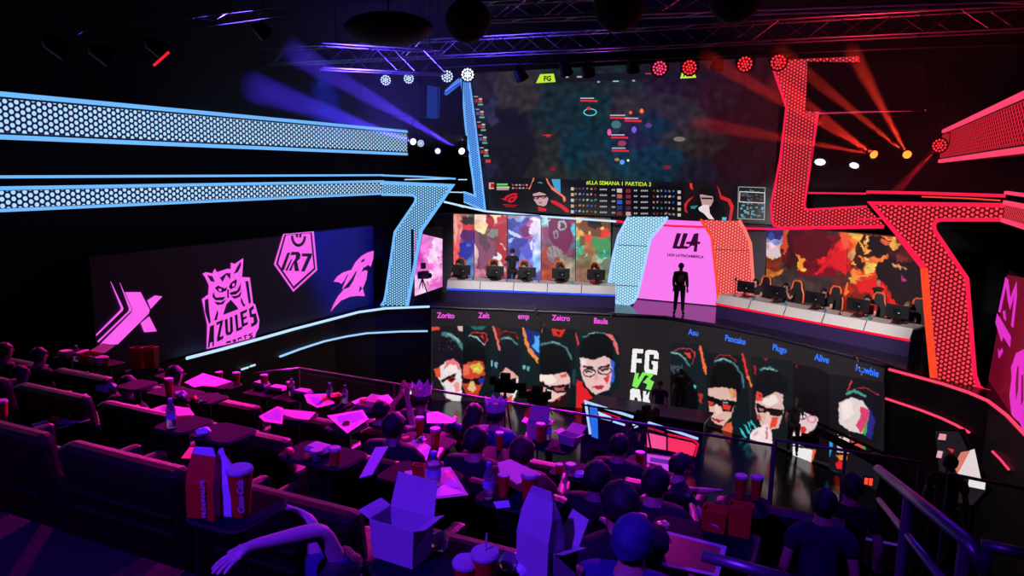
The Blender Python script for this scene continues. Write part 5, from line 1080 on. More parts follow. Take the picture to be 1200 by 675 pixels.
# ============================================================ TRUSSES AND LAMPS
def truss(label,p0,p1,w=.38,h=.38,r=.024,mm=M_metal,bays=None):
    p0=V(*p0);p1=V(*p1); d=(p1-p0).normalized(); L=(p1-p0).length; s=d.cross(V(0,0,1)).normalized(); u=V(0,0,1)
    t=thing('lighting_truss',label,'truss',p0); nb=bays or int(L/.5)
    cs=[s*w/2*a+u*h/2*b for a,b in ((1,1),(-1,1),(-1,-1),(1,-1))]
    b=MB()
    for c in cs: b.tube([p0+c,p1+c],r,6)
    b.build('chords',mm,t); b=MB()
    for k in range(nb):
        a=p0.lerp(p1,k/nb); e=p0.lerp(p1,(k+1)/nb)
        for i in range(4):
            c0,c1=cs[i],cs[(i+1)%4]
            b.tube([a+c0,e+c1] if k%2 else [a+c1,e+c0],r*.5,5)
    b.build('braces',mm,t)
    for u_ in (.12,.5,.88):
        q=p0.lerp(p1,u_)
        if q.z<12.7: b=MB(); b.tube([q+V(0,0,h/2),V(q.x,q.y,12.98)],.01,5); b.build('hanger',M_dkmetal,t)
    return t
zt=10.72
truss('long metal truss with red and violet light across the hall above the big screen',(-14.6,16,zt),(5,16,zt))
def bar(label,p0,p1,r=.03,n='lighting_pipe'):
    t=thing(n,label,'pipe',p0); b=MB(); b.tube([p0,p1],r,8); b.build('pipe',M_dkmetal,t)
    for k in range(3):
        b=MB(); q=V(*p0).lerp(V(*p1),.15+.35*k); b.tube([q,V(q.x,q.y,12.98)],.008,4); b.build('hanger',M_dkmetal,t)
    return t
bar('black pipe carrying round lamps below the cross hall truss',(-12.2,16,10.30),(3.2,16,10.30))
def p2(px,py,v):
    d=V(*ray(px,py)); d=d/math.hypot(d.x,d.y); return V(0,0,CZ)+d*v
a=p2(376,66,17); c=p2(520,74,17.5); truss('violet lit truss ending near the four blue lamps',a,c,.42,.5)
a=p2(372,62,17); c=p2(372,74,10.0)
a=p2(66,47,12); c=p2(332,13,15); truss('thin dark truss high over the left wall bar',a,c,.16,.16,.012,M_dkmetal)
a=p2(565,14,13.5); c=p2(1215,-14,10.5); truss('dark truss with a violet gleam along the top of the view',a,c,.3,.3,.022)
bulbB=glow('lamp_cell_blue',(200,220,255),1.6); bulbR=glow('lamp_cell_red',(255,40,52),1.6); bulbW=glow('lamp_cell_white',(235,235,240),2.2)
bulbP=glow('lamp_cell_pink',(255,60,110),1.4)
def par(label,px,py,v,m,aim=None,rad=.16,cells=True,tilt=None,hang=None):
    c=p2(px,py,v); t=thing('stage_lamp',label,'stage lamp',c)
    to=(V(0,0,CZ)-c).normalized() if aim is None else (V(*aim)-c).normalized()
    q=V(0,0,1).rotation_difference(to).to_matrix()
    b=MB(); b.lathe([(.02,-.30),(rad*.75,-.24),(rad*1.0,-.05),(rad*1.08,0),(rad*1.08,.02),(rad*1.0,.02),(rad*.98,-.012),(.001,-.012)],c,16,M=q); lh=b.build('lamp_housing',M_dkmetal,t,smooth=False)
    b=MB()
    for rr,n in ((0,1),(.36,6),(.74,12)) if cells else ((0,1),):
        for k in range(n):
            an=2*PI*k/n; o=q@V(rad*rr*math.cos(an),rad*rr*math.sin(an),0); b.lathe([(rad*(.145 if cells else .7),0),(rad*(.12 if cells else .55),.012),(.0005,.016)],c+o,8,M=q)
    subpart(b.build('lamp_cells',m,t),lh)
    b=MB(); x=q@V(1,0,0); ztop=hang or (c.z+rad*1.9)
    b.tube([c+x*rad*1.15-to*.1,V(c.x,c.y,0)*1+V(0,0,c.z+rad*1.6)+x*rad*1.1-to*.1,V(c.x,c.y,c.z+rad*1.6)-x*rad*1.1-to*.1,c-x*rad*1.15-to*.1],.012,5)
    b.tube([V(c.x,c.y,c.z+rad*1.6)-to*.1,V(c.x-to.x*.1,c.y-to.y*.1,ztop)],.015,5); b.build('yoke',M_dkmetal,t); return c
H16=10.3
for lab,x,y in (('dim blue round lamp, leftmost of the four on the pipe',452,94),('blue white round lamp, second from the left of the four on the pipe',479,92)): par(lab,x,y,19.0,bulbB,rad=.14)
par('bright blue white round lamp left of the blazing one above the screen corner',524,89.5,18.6,bulbB,rad=.16)
par('brightest blue white round lamp at the top left corner of the big screen',548,87.5,18.4,glow('lamp_cell_blaze',(225,232,255),3),rad=.17)
for lab,x,y,m in (('small pink round lamp left of the yellow team tag',773,80,bulbP),('red round lamp in front of the right yellow team tag',808,79,bulbR),('red round lamp above the right part of the big screen',873,75,bulbR),('red round lamp on top of the wide red screen frame',912,73,bulbR)): par(lab,x,y,16.6,m,rad=.17)
par('small blue white lamp between left light bar and screen frame',493,168,22,bulbB,rad=.11,hang=12.7); par('pale blue lamp right of the small lamp beside the left light bar',513,177,22,bulbB,rad=.12,cells=False,hang=12.7)
par('red round lamp at the near end of the right light bar',1101,170.5,20,bulbR,rad=.17,hang=12.7)
par('white spotlight with curved glare, left of the two beside the red frame',961,190,21.5,bulbW,aim=(-1,18,4),rad=.2,cells=False,hang=12.7); par('white spotlight pointing down, right of the two beside the red frame',1001,194,21.5,bulbW,aim=(-1,18,4),rad=.17,cells=False,hang=12.7)
dk_=mat('unlit_lamp_glass',(20,20,40),.15)
for lab,x,y,v_ in (('unlit black lamp on the thin truss at the far upper left',76,58,12.3),('unlit black lamp hanging below the thin truss, second from the left',128,66,12.6),('unlit black lamp near the right end of the thin truss',312,40,15),
    ('unlit black lamp on the pipe above the middle of the big screen',690,88,17),('unlit black lamp just right of the yellow left team tag',664,86,17),('unlit black lamp left of the pink round lamp',742,83,17),('unlit black lamp between two red round lamps',840,80,17),('unlit black lamp on the pipe left of the yellow left team tag',612,92,17)):
    par(lab,x,y,v_,dk_,rad=.14,aim=(-5,20,3))
c=par('unlit black lamp with a thin red glowing slit at the upper left',191,60,13.3,dk_,rad=.12,aim=(-5,20,3))
t=thing('tube_light','short slanted red light tube below the thin truss at the upper left','light strip',p2(190,67,13)); b=MB(); b.tube([p2(180,77,13),p2(198,61,13)],.022,6); b.build('lit_tube',glow('red_slit',(240,30,40),1),t); b=MB(); b.tube([p2(198,61,13),p2(198,30,13)],.01,5); b.build('hanger',M_dkmetal,t)
# hanging black panels / monitors
def hang_panel(label,quad,P,D,th=.25,edge=None):
    q=[onp(x,y,P,D) for x,y in quad]; t=thing('hanging_screen',label,'screen',q[0]); n=nrm(P,D)
    b=MB(); b.prism(q,-n*th); b.build('cabinet',M_black,t)
    if edge: 
        b=MB(); b.box((q[2]+q[3])/2+V(0,0,-.02)-n*.1,((q[2]-q[3]).length,.1,.03),rz=math.atan2(D[1],D[0])); b.build('painted_edge_light',edge,t)  # coloured light on the panel's lower edge, drawn as a glowing bar
    for k in (q[0].lerp(q[1],.12),q[0].lerp(q[1],.88)):
        b=MB(); b.tube([k-n*th/2,V(k.x,k.y,12.98)-n*th/2],.012,5); b.build('hanger',M_dkmetal,t)
hang_panel('wide black panel hanging in front of the red screen frame',[(946,72),(1085,74),(1083,130),(944,130)],(0,20),(.95,-.31),edge=glow('painted_edge_pink',(190,50,90),.8))
hang_panel('black panel hanging left of the blue screen frame',[(425,93),(500,98),(500,138),(425,135)],(-12,21.5),(.95,.31))
t=thing('hanging_screen','blue lit right side of the left black panel, drawn as a glowing strip','screen',(-10.8,21.9,9))
q=[onp(x,y,(-12,21.5),(.95,.31)) for x,y in ((501,100),(512,102),(511,139),(500,138))]; b=MB(); b.prism(q,(0,.2,0)); b.build('lit_face',glow('dim_blue_face',(22,48,130),1),t)  # blue light on the panel's side, put into a glowing strip
# dark round speakers high above
def speaker_pod(label,px,py,v,rx,rz_):
    c=p2(px,py,v); t=thing('hanging_speaker',label,'speaker',c); b=MB(); b.ell(c,(rx,rx*.8,rz_),20,12); b.build('shell',M_black,t,smooth=True)
    b=MB(); b.tube([c,V(c.x,c.y,12.98)],.02,6); b.build('hanger',M_dkmetal,t)
speaker_pod('black dome shaped speaker above the middle of the truss',725,6,10,.33,.33); speaker_pod('black dome shaped speaker above the right half of the truss',862,-5,10,.33,.33)
speaker_pod('large dark rounded speaker cluster left of the blue lamps',455,34,14,.85,.28); speaker_pod('dark rounded speaker cluster hanging behind the blue lamps',548,24,13,.4,.36)
def mover(label,px,py,v,aim,lens):
    c=p2(px,py,v); t=thing('moving_head_lamp',label,'stage lamp',c); to=(V(*aim)-c).normalized(); q=V(0,0,1).rotation_difference(to).to_matrix()
    b=MB(); b.lathe([(.02,-.34),(.12,-.3),(.14,-.1),(.12,0.0),(.10,.0),(.10,-.02),(.001,-.02)],c,16,M=q); lh=b.build('lamp_head',M_black,t)
    b=MB(); b.lathe([(.098,-.01),(.07,.02),(.001,.03)],c,14,M=q); subpart(b.build('lens',lens,t),lh)
    b=MB(); b.box(c+V(0,0,.38),(.26,.26,.14),bev=.02); b.tube([c+V(.16,0,.3),c+V(.17,0,0)],.025,6); b.tube([c+V(-.16,0,.3),c+V(-.17,0,0)],.025,6); b.tube([c+V(0,0,.4),V(c.x,c.y,12.75)],.02,6); b.build('yoke',M_black,t)
    return c,to
lensB=glow('lens_blue',(190,200,255),4); lensO=glow('lens_orange',(255,120,40),3)
beams=[]
def beam(c,aim,col,power,ang,label=None):
    l=bpy.data.lights.new('spot_beam','SPOT'); l.energy=power; l.color=col; l.spot_size=math.radians(ang); l.spot_blend=.6; l.shadow_soft_size=.03
    o=bpy.data.objects.new('spot_beam',l); COL.objects.link(o); d=(V(*aim)-V(*c)).normalized(); o.location=V(*c)+d*.05; o.rotation_euler=d.to_track_quat('-Z','Y').to_euler(); return o
BV=21.5
a1=p2(345,62,15.5); c,_=mover('moving head lamp throwing a blue beam up left beside the screen frame',541,177,22.5,a1,lensB); beam(c,a1,(.09,.035,1),170000,4.0)
a2=p2(290,100,16); c,_=mover('moving head lamp behind the end of the left light bar',484,166,23.5,a2,lensB); beam(c,a2,(.07,.03,1),130000,5)
a3=p2(905,115,17); c,_=mover('moving head lamp with an orange lens, left of the two over the red portal',1024,181,20.5,a3,lensO)
for q_,pw in ((p2(905,112,17),90000),(p2(935,165,18),60000),(p2(955,130,17),70000)): beam(c,q_,(1,.03,.02),pw,3.4)
a4=p2(1010,85,16); c,_=mover('moving head lamp with an orange lens, right of the two over the red portal',1063,181,20.5,a4,lensO)
for q_,pw in ((p2(975,110,17),70000),(p2(1012,85,16),90000)): beam(c,q_,(1,.04,.02),pw,3.2)
c=p2(1101,170.5,19.8); beam(c,p2(1050,225,19),(1,.02,.05),9000,10)
# haze hanging in the lamp beams
hz=bpy.data.materials.new('thin_haze'); hz.use_nodes=True; nt=hz.node_tree; nt.nodes.clear(); vs_=nt.nodes.new('ShaderNodeVolumeScatter'); vs_.inputs['Density'].default_value=.016; vs_.inputs['Anisotropy'].default_value=.2
o_=nt.nodes.new('ShaderNodeOutputMaterial'); nt.links.new(vs_.outputs[0],o_.inputs['Volume'])
def haze(label,c,d,rz=0):
    b=MB(); b.box(c,d,rz=rz); o=b.build('haze',hz,origin=c); tag(o,label,'haze',kind='stuff'); return o
haze('thin blue lit haze above the left light bar',(-11.5,17.4,10.35),(7.4,11.4,3.6)); haze('thin red lit haze above the right stage corner',(.4,18.9,9.85),(6.8,7.6,4.5))
# ============================================================ AUDIENCE TERRACES
PITCHY=1.55
def TY(k): return 2.2+PITCHY*k
def TZ(k): return 8-.78-.3*TY(k)
def FZ(k): return TZ(k)-.62
XW=-13.9
b=MB()
for k in range(-2,4):
    y0=TY(k)-1.25 if k>-2 else -5.9; y1=TY(k)+.30 if k<3 else TY(3)+.35; z=FZ(k)
    b.box(((XW+.55)/2,(y0+y1)/2,z/2),(.55-XW,y1-y0,z))
b.box(((XW+.55)/2,(TY(3)+.35+8.15)/2,2.05),(.55-XW,8.15-TY(3)-.35,4.1))
struct('floor_terrace',b,M_carpet)
# stairs on the right
b=MB(); n=22
for i in range(n):
    y=-1.2+i*.5; z=6.4-(i*.5)*.3*1.05
    if z<.3: break
    b.box((1.75,y+.25,z/2),(2.3,.5,z))
struct('floor_stairs',b,M_carpet)
for i in range(n):
    y=-1.2+i*.5; z=6.4-(i*.5)*.3*1.05

# ------------------------------------------------------------ double recliners
def make_seat(label,p,wide=.98):
    t=thing('double_recliner',label,'seat',p,group='recliners in the terraced rows'); t['_o']=(0,0,0)
    w=wide
    b=MB(); b.box((0,-.28,.45),(w-.02,.16,.66),rx=.16,bev=.055); bk=b.build('backrest',M_leather,t)
    b=MB(); b.box((0,-.335,.765),(w,.15,.13),rx=.16,bev=.055); b.build('head_roll',M_leather2,t)
    b=MB()
    b.box((0,-.375,.44),(w-.12,.02,.035),rx=.16,bev=.006); b.box((0,-.395,.56),(w-.12,.02,.025),rx=.16,bev=.006); subpart(b.build('back_piping',M_leather2,t),bk)
    for s in (-1,1):
        b=MB(); b.box((s*(w/4),.08,.30),(w/2-.06,.52,.16),bev=.04); b.build('seat_cushion',M_leather,t)
    for s in (-1,1):
        b=MB(); b.box((s*(w/2-.03),.02,.30),(.09,.62,.50),bev=.035); b.build('armrest',M_leather2,t)
    b=MB(); b.box((0,0,.10),(w-.1,.62,.2),bev=.01); b.build('base',M_black,t)
    return t
ITEMS={0:[],1:[],2:[],3:[]}
def make_table(label,p,w):
    t=thing('cinema_table',label,'table',p,group='small tables between the recliners'); t['_o']=(0,0,0)
    pts=[];R=.07; hx=w/2-R; hy=.16-R
    for cx,cy,a0 in ((hx,hy,0),(-hx,hy,90),(-hx,-hy,180),(hx,-hy,270)):
        for i in range(5): a=math.radians(a0+i*22.5); pts.append((cx+R*math.cos(a),cy+R*math.sin(a),.62))
    b=MB(); b.prism(pts[::-1],(0,0,-.025)); tt=b.build('table_top',M_table,t)
    b=MB(); b.tube([(x,y,.606) for x,y,z in pts],.012,6,closed=True); subpart(b.build('edge_band',M_black,t),tt)
    b=MB(); b.tube([(0,0,.02),(0,0,.59)],.035,10); b.build('pedestal',M_dkmetal,t)
    b=MB(); b.lathe([(.001,0),(.15,0),(.14,.02),(.03,.035)],(0,0,0),16); b.build('foot',M_dkmetal,t)
    return t
rows=['row nearest the camera','second row','third row','front row by the rail']
offs=[-.55,-.22,-.85,-.30]
nth=['first','second','third','fourth','fifth','sixth','seventh','eighth','ninth','tenth','eleventh','twelfth','thirteenth']
seat0=None
for k in range(1,4):
    pitch=1.16
    for i in range(12):
        x=offs[k]-pitch*i
        if x<XW+.6: break
        p=(x,TY(k)-.62,FZ(k)); q=proj((x+.4,TY(k)-.9,FZ(k)+.7)); 
        if q is None or q[0]<-70 or q[1]>760: continue
        lab='dark brown double recliner, %s from the aisle in the %s'%(nth[i],rows[k])
        if seat0 is None: seat0=make_seat(lab,p)
        else: copy_tree(seat0,lab,p,0)
# ------------------------------------------------------------ things on the tables
def lay(px,py,k,dz=0.002): 
    q=atz(px,py,TZ(k)+.0); q.y=max(TY(k)-.11,min(TY(k)+.11,q.y)) if abs(q.y-TY(k))<.75 else q.y
    # keep the line of sight: slide along the view ray to the clamped row depth
    d=ray(px,py); t=q.y/d[1]; ITEMS[k].append(d[0]*t); return V(d[0]*t,q.y,TZ(k)+dz)
def paper_cup(label,px,py,k,s=1.0,col=M_red,lid=True,straw=False,brandtxt=None,h=.165):
    p=lay(px,py,k); t=thing('paper_cup',label,'cup',p); r0,r1=.031*s,.044*s; h=h*s
    b=MB(); b.lathe([(.001,0),(r0,0),(r0,.006),(r1,h),(r1*.97,h),(r0*.9,.02),(.001,.02)],p,20); b.build('cup_body',col,t,smooth=False)
    if lid:
        b=MB(); b.lathe([(r1*1.04,h-.008),(r1*1.07,h),(r1*1.04,h+.006),(r1*.95,h+.014),(.001,h+.014)],p,20); b.build('lid',M_white,t)
    else:
        b=MB(); b.lathe([(r1,h-.003),(r1*1.05,h+.002),(r1,h+.004)],p,20); b.build('rim',M_white,t)
    if straw:
        b=MB(); b.tube([p+V(0,0,h),p+V(.003,.003,h+.075)],.0035,6); b.build('straw',M_white,t)
    if brandtxt:
        # vertical lettering wrapped on the side towards the camera
        a=math.atan2(-p.y,-p.x); M=Matrix.Translation(p+V(math.cos(a)*.0405*s,math.sin(a)*.0405*s,h*.5))@Matrix.Rotation(a+PI/2,4,'Z')@Matrix.Rotation(PI/2,4,'X')@Matrix.Rotation(PI/2,4,'Z')
        # white band behind the letters
        text(brandtxt,'lettering',M_white,t,M,size=.033,ext=.0015,font_bold=.002,shear=.25)
    return t
def bottle(label,px,py,k,s=1.0,capc=(120,110,220)):
    p=lay(px,py,k); t=thing('water_bottle',label,'bottle',p)
    b=MB(); b.lathe([(.001,0),(.028*s,0),(.032*s,.01),(.031*s,.05),(.033*s,.055),(.031*s,.11),(.033*s,.13),(.026*s,.16),(.012*s,.19),(.012*s,.205)],p,16); b.build('bottle_body',M_clear,t,smooth=True)
    b=MB(); b.lathe([(.034*s,.07),(.034*s,.115),(.0335*s,.116)],p,16); b.build('label_band',mat('bottle_label',(160,170,220),.5),t)
    b=MB(); b.lathe([(.015*s,.2),(.015*s,.22),(.001,.222)],p,12); b.build('cap',mat('bottle_cap',capc,.4),t); return t
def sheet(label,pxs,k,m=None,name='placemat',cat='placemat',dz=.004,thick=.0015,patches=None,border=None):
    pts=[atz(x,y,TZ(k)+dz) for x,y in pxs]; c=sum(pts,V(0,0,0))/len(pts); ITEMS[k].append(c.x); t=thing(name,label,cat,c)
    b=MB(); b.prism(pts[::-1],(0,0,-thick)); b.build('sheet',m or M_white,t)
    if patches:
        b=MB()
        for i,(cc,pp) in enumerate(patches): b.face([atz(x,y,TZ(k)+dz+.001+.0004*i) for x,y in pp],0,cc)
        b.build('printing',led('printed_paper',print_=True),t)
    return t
def carton(label,px,py,k,w=.16,d=.12,h=.08,rz=0,m=None,m2=None,open_=None,name='food_box',flaps=True,txt=None):
    p=lay(px,py,k); t=thing(name,label,'box',p); R=Matrix.Rotation(rz,3,'Z'); m=m or M_white
    T=lambda x,y,z: p+R@V(x,y,z)
    b=MB(); w2,d2=w/2,d/2
    for (x0,y0,x1,y1) in ((-w2,-d2,w2,-d2),(w2,-d2,w2,d2),(w2,d2,-w2,d2),(-w2,d2,-w2,-d2)):
        b.prism([T(x0*.9,y0*.9,0),T(x1*.9,y1*.9,0),T(x1,y1,h),T(x0,y0,h)],R@V(0,0,0)+V(0,0,.0)+ (T(0,0,0)-T((x0+x1)/2,(y0+y1)/2,0)).normalized()*.003)
    b.prism([T(-w2*.9,-d2*.9,.003),T(w2*.9,-d2*.9,.003),T(w2*.9,d2*.9,.003),T(-w2*.9,d2*.9,.003)],(0,0,-.003)); b.build('carton',m,t)
    if open_ is not None:
        a=math.radians(open_); b=MB(); e=T(-w2,d2,h); f=T(w2,d2,h); u=R@V(0,math.cos(a)*d,0)+V(0,0,math.sin(a)*d)
        b.prism([e,f,f+u+(e-f).normalized()*.012,e+u-(e-f).normalized()*.012],(u.normalized().cross((f-e).normalized()))*.003); b.build('lid',m2 or m,t)
    if flaps:
        for s in (-1,1):
            b=MB(); e=T(s*w2,-d2,h); f=T(s*w2,d2,h); u=R@V(s*.05,0,.02); b.prism([e,f,f+u*.9,e+u],(0,0,.002)); b.build('side_flap',m2 or m,t)
    return t
def clam(label,px,py,k,w=.15,d=.13,h=.07,rz=0,m=None):
    p=lay(px,py,k); t=thing('burger_box',label,'box',p,rz=0); R=Matrix.Rotation(rz,3,'Z'); m=m or M_white
    T=lambda x,y,z: p+R@V(x,y,z)
    def frustum(z0,z1,s0,s1,b):
        ch=.8
        P0=[];P1=[]
        for sx,sy in ((-1,-ch),(-ch,-1),(ch,-1),(1,-ch),(1,ch),(ch,1),(-ch,1),(-1,ch)):
            P0.append(T(sx*w/2*s0,sy*d/2*s0,z0)); P1.append(T(sx*w/2*s1,sy*d/2*s1,z1))
        n=8; b.face(P0[::-1]); b.face(P1)
        for i in range(n): j=(i+1)%n; b.face([P0[i],P0[j],P1[j],P1[i]])
    b=MB(); frustum(0,h*.5,.78,1,b); b.build('tray_half',m,t); b=MB(); frustum(h*.52,h,1.02,.78,b); b.build('lid_half',m,t); return t
def bag(label,px,py,k,w=.16,d=.10,h=.27,rz=0,m=None,twist=0,txt=None,topm=None):
    p=lay(px,py,k); t=thing('paper_bag',label,'paper bag',p); R=Matrix.Rotation(rz,3,'Z'); m=m or M_white; T=lambda x,y,z: p+R@V(x,y,z)
    b=MB(); w2,d2=w/2,d/2
    lv=[(0,1,1),(h*.55,1,.95),(h*.8,.96,.55),(h,.86+twist,.12)]
    rg=[[T(-w2*a,-d2*c,z),T(0,-d2*c*.8,z),T(w2*a,-d2*c,z),T(w2*a*.97,0,z),T(w2*a,d2*c,z),T(0,d2*c*.8,z),T(-w2*a,d2*c,z),T(-w2*a*.97,0,z)] for z,a,c in lv]
    for r0,r1 in zip(rg,rg[1:]):
        for i in range(8): j=(i+1)%8; b.face([r0[i],r0[j],r1[j],r1[i]])
    b.face(rg[0][::-1]); b.face(rg[-1]); b.build('bag_body',m,t)
    b=MB(); b.prism([rg[-1][0],rg[-1][2],rg[-1][2]+V(.0,.0,.035)+R@V(-.01,0,0),rg[-1][0]+V(0,0,.03)+R@V(.015,0,0)],R@V(0,.004,0)); b.build('folded_top',topm or m,t)
    if txt:
        M=Matrix.Translation(T(w2*.35,-d2-.004,h*.36))@Matrix.Rotation(rz,4,'Z')@Matrix.Rotation(PI/2,4,'X')@Matrix.Rotation(PI/2,4,'Z')
        text(txt,'lettering',M_white,t,M,size=.026,ext=.001,font_bold=.001)
    return t
def crumple(label,px,py,k,r=.04,m=None,name='crumpled_wrapper',cat='wrapper',dz=0,seed=0):
    p=lay(px,py,k)+V(0,0,r*.55+dz); bm=bmesh.new(); bmesh.ops.create_icosphere(bm,subdivisions=2,radius=r)
    for v in bm.verts:
        q=v.co*30; v.co*=1+.45*noise.noise(q+V(seed,0,0))+.2*noise.noise(q*2.3+V(0,seed,0)); v.co.z*=.62
    b=MB(); bm.verts.index_update(); b.mesh([v.co+p for v in bm.verts],[[v.index for v in f.verts] for f in bm.faces]); bm.free()
    o=b.build(name,m or M_white,origin=p); tag(o,label,cat); return o
def phone(label,px,py,k,w=.075,l=.15,rz=0,m=None,dz=.006):
    p=lay(px,py,k,dz); t=thing('mobile_phone',label,'phone',p); R=Matrix.Rotation(rz,3,'Z'); b=MB(); b.box(p,(w,l,.009),rz=rz,bev=.003); b.build('case',M_black,t)
    b=MB(); b.box(p+V(0,0,.005),(w*.9,l*.9,.001),rz=rz); b.build('glass',m or mat('phone_glass',(30,30,40),.1),t); return t
M_foil=mat('crumpled_foil',(190,190,205),.25,1,bump=.5); M_napkin=mat('paper_napkin',(205,205,235),.8,bump=.3); M_fry=mat('fried_food',(205,120,50),.6,bump=.5)
# --- row nearest the camera
paper_cup('red soft drink cup with pale lid and white script lettering near the lower left',283,603,0,1.16,straw=False,brandtxt='Coca-Cola')
bag('red paper fast food bag with white lettering beside the red soft drink cup',243,604,0,.13,.085,.26,rz=.15,m=M_red,topm=M_napkin,txt="McDONALD'S")
bag('pale twisted paper bag between the red bag and the red soft drink cup',262,602,0,.085,.07,.25,rz=.5,m=M_napkin,twist=-.4)
carton('big open white takeaway box with hinged lid near the bottom centre',471,652,0,.20,.13,.15,rz=-.06,open_=75)
crumple('crumpled clear wrapper on the right corner of the big open white box',512,642,0,.05,M_clear,seed=3)
crumple('small crumpled foil by the foot of the big open white box',486,655,0,.03,M_foil,seed=9)
bag('tall white paper bag with open mouth at the bottom centre right',632,676,0,.15,.09,.30,rz=-.35,twist=-.1)
carton('white open snack box with handle hole beside the tall white paper bag',652,660,0,.12,.10,.12,rz=-.6,open_=60)
paper_cup('paper cup with white lid and straw at the bottom centre',568,692,0,1.1,straw=True,h=.12)
paper_cup('second lidded cup partly behind the strawed cup at the bottom centre',546,695,0,1.05,h=.09)
crumple('crumpled clear bag between the strawed cup and tall white bag',597,668,0,.05,M_clear,seed=5); crumple('crumpled white napkin against the tall white paper bag',612,672,0,.035,M_napkin,seed=6)
# --- second row
bottle('clear water bottle with violet cap on the left teal table',204,552,1)
sheet('small red printed tray paper right of the left water bottle',[(212,537),(222,524),(231,524),(229,538)],1,M_red,name='tray_paper',cat='tray paper')
crumple('crumpled blue violet napkin behind the red paper bag',240,534,1,.05,M_napkin,seed=11)
sheet('white and pink printed placemat under the tall clear bottle',[(474,552),(528,547),(549,580),(489,587)],1,patches=[((180,190,240),[(480,556),(490,555),(495,575),(487,578)]),((240,150,190),[(520,551),(526,550),(536,566),(528,570)]),((130,120,220),[(515,556),(520,570),(540,572),(528,560)]),((250,220,235),[(497,578),(520,568),(545,578),(495,584)])])
bottle('tall clear bottle standing on the printed placemat',508,586,1,1.35)
carton('small red snack box standing on the placemat left of the tall bottle',491,577,1,.07,.05,.12,rz=.2,m=M_red,flaps=False)
paper_cup('lidded red drink cup in the middle of the lower frame',620,592,1,1.08,straw=False)
bottle('clear bottle with pale cap left of the lidded red drink cup',572,592,1,.95,(180,180,240))
paper_cup('small red cup without a lid between the pale capped bottle and lidded cup',590,582,1,.8,lid=False)
sheet('white folded napkin beside the pale capped bottle',[(578,588),(596,586),(598,594),(582,596)],1,M_napkin,name='napkin',cat='napkin')
t=sheet('flat white box lid with a round dark hole lying on a recliner edge',[(583,542),(598,538),(635,556),(628,560),(606,567),(586,556)],1,M_white,name='box_lid',cat='box lid',dz=.07,thick=.01,patches=[((20,14,30),oval(616,557,6.5,3.2,14))])
clam('white octagonal burger box above the reddish cup left of centre',374,532,1,.17,.12,.06,rz=-.1)
paper_cup('red cup with pale lid beside the white octagonal burger box',393,550,1,.85,h=.12)
paper_cup('small violet clear cup under the white octagonal burger box',371,552,1,.85,lid=False,col=M_clear,h=.08); crumple('orange red snack held beside the octagonal burger box',362,545,1,.035,M_fry,seed=14)
t=sheet('glossy folded violet menu leaning left of the centre',[(421,560),(440,524),(455,523),(436,556)],1,mat('glossy_menu',(200,190,225),.1),name='menu_card',cat='menu',dz=.16,thick=.006)
crumple('small red wrapper on the seat left of the curved pink phone rim',340,562,1,.035,M_red,seed=21)
phone('phone with a bright white screen at the lower left',118,556,1,.085,.12,rz=.3,m=glow('phone_light',(225,222,225),1),dz=.1)
sheet('dark red tray mat with a pale violet border at the lower right',[(764,618),(852,640),(842,676),(756,658)],1,M_white,name='tray_mat',cat='tray mat',dz=.05,patches=[((96,18,24),[(768,622),(845,642),(837,671),(762,655)])])
crumple('pale yellow crushed foil on the dark red tray mat',774,655,1,.035,mat('yellow_foil',(230,220,150),.4,.3),seed=31,dz=.05)
# --- third row
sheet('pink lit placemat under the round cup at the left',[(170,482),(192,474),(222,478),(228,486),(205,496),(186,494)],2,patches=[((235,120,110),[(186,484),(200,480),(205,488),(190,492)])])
paper_cup('tall paper cup standing on the pink lit placemat at the left',200,491,2,1.0)
crumple('blue crumpled napkins right of the tall cup on the pink placemat',213,488,2,.06,M_napkin,seed=41); crumple('orange wrapper right of the blue crumpled napkins',228,486,2,.04,M_fry,seed=42); crumple('glinting clear wrapper at the end of the pink placemat',238,485,2,.04,M_clear,seed=43)
sheet('pink tray paper with leftovers at the far left',[(36,497),(62,490),(100,482),(106,492),(70,502),(44,502)],2); crumple('red snack leftovers on the far left tray paper',64,496,2,.05,M_red,seed=44); crumple('clear wrapper in the middle of the far left tray paper',74,499,2,.055,M_clear,seed=45); crumple('pale bitten bun on the far left tray paper',86,489,2,.05,M_fry,seed=46)
paper_cup('orange lit cup cut by the left edge of the view',3,497,2,1.25,lid=True)
sheet('long red and pink leaflet leaning left of the pink placemat',[(138,493),(160,474),(164,475),(145,496)],2,M_red,name='leaflet',cat='leaflet',dz=.08)
sheet('open printed menu folded into a ridge left of centre',[(303,488),(325,476),(332,478),(331,497),(310,494)],2,name='menu_sheet',cat='menu',dz=.06,patches=[((110,100,190),[(308,487),(324,479),(330,482),(329,493),(314,491)])])
sheet('long pink strip of folded menu paper left of centre',[(327,479),(370,483),(362,492),(345,490),(332,486)],2,name='menu_sheet',cat='menu',dz=.05)
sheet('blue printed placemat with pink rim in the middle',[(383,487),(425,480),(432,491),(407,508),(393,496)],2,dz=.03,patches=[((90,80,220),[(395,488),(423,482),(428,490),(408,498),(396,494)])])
crumple('red ketchup stained wrapper on the blue printed placemat',407,500,2,.045,M_red,seed=47)
sheet('white folded paper right of the short middle cup',[(500,484),(513,482),(535,492),(530,496),(500,496)],2,name='paper_sheet',cat='paper')
paper_cup('short red cup with pale lid in front of the white folded paper',492,500,2,.9)
paper_cup('pink frothy cup standing left of the red and violet glasses',585,527,2,.85)
sheet('violet napkins under the tilted drinks in the middle',[(468,520),(492,514),(505,524),(500,540),(482,530)],2,M_napkin,name='napkin',cat='napkin',dz=.03)
crumple('shiny pink wrapper on the violet napkins',495,520,2,.05,M_foil,seed=48); crumple('orange red chip packet below the violet napkins',477,532,2,.05,M_fry,seed=49)
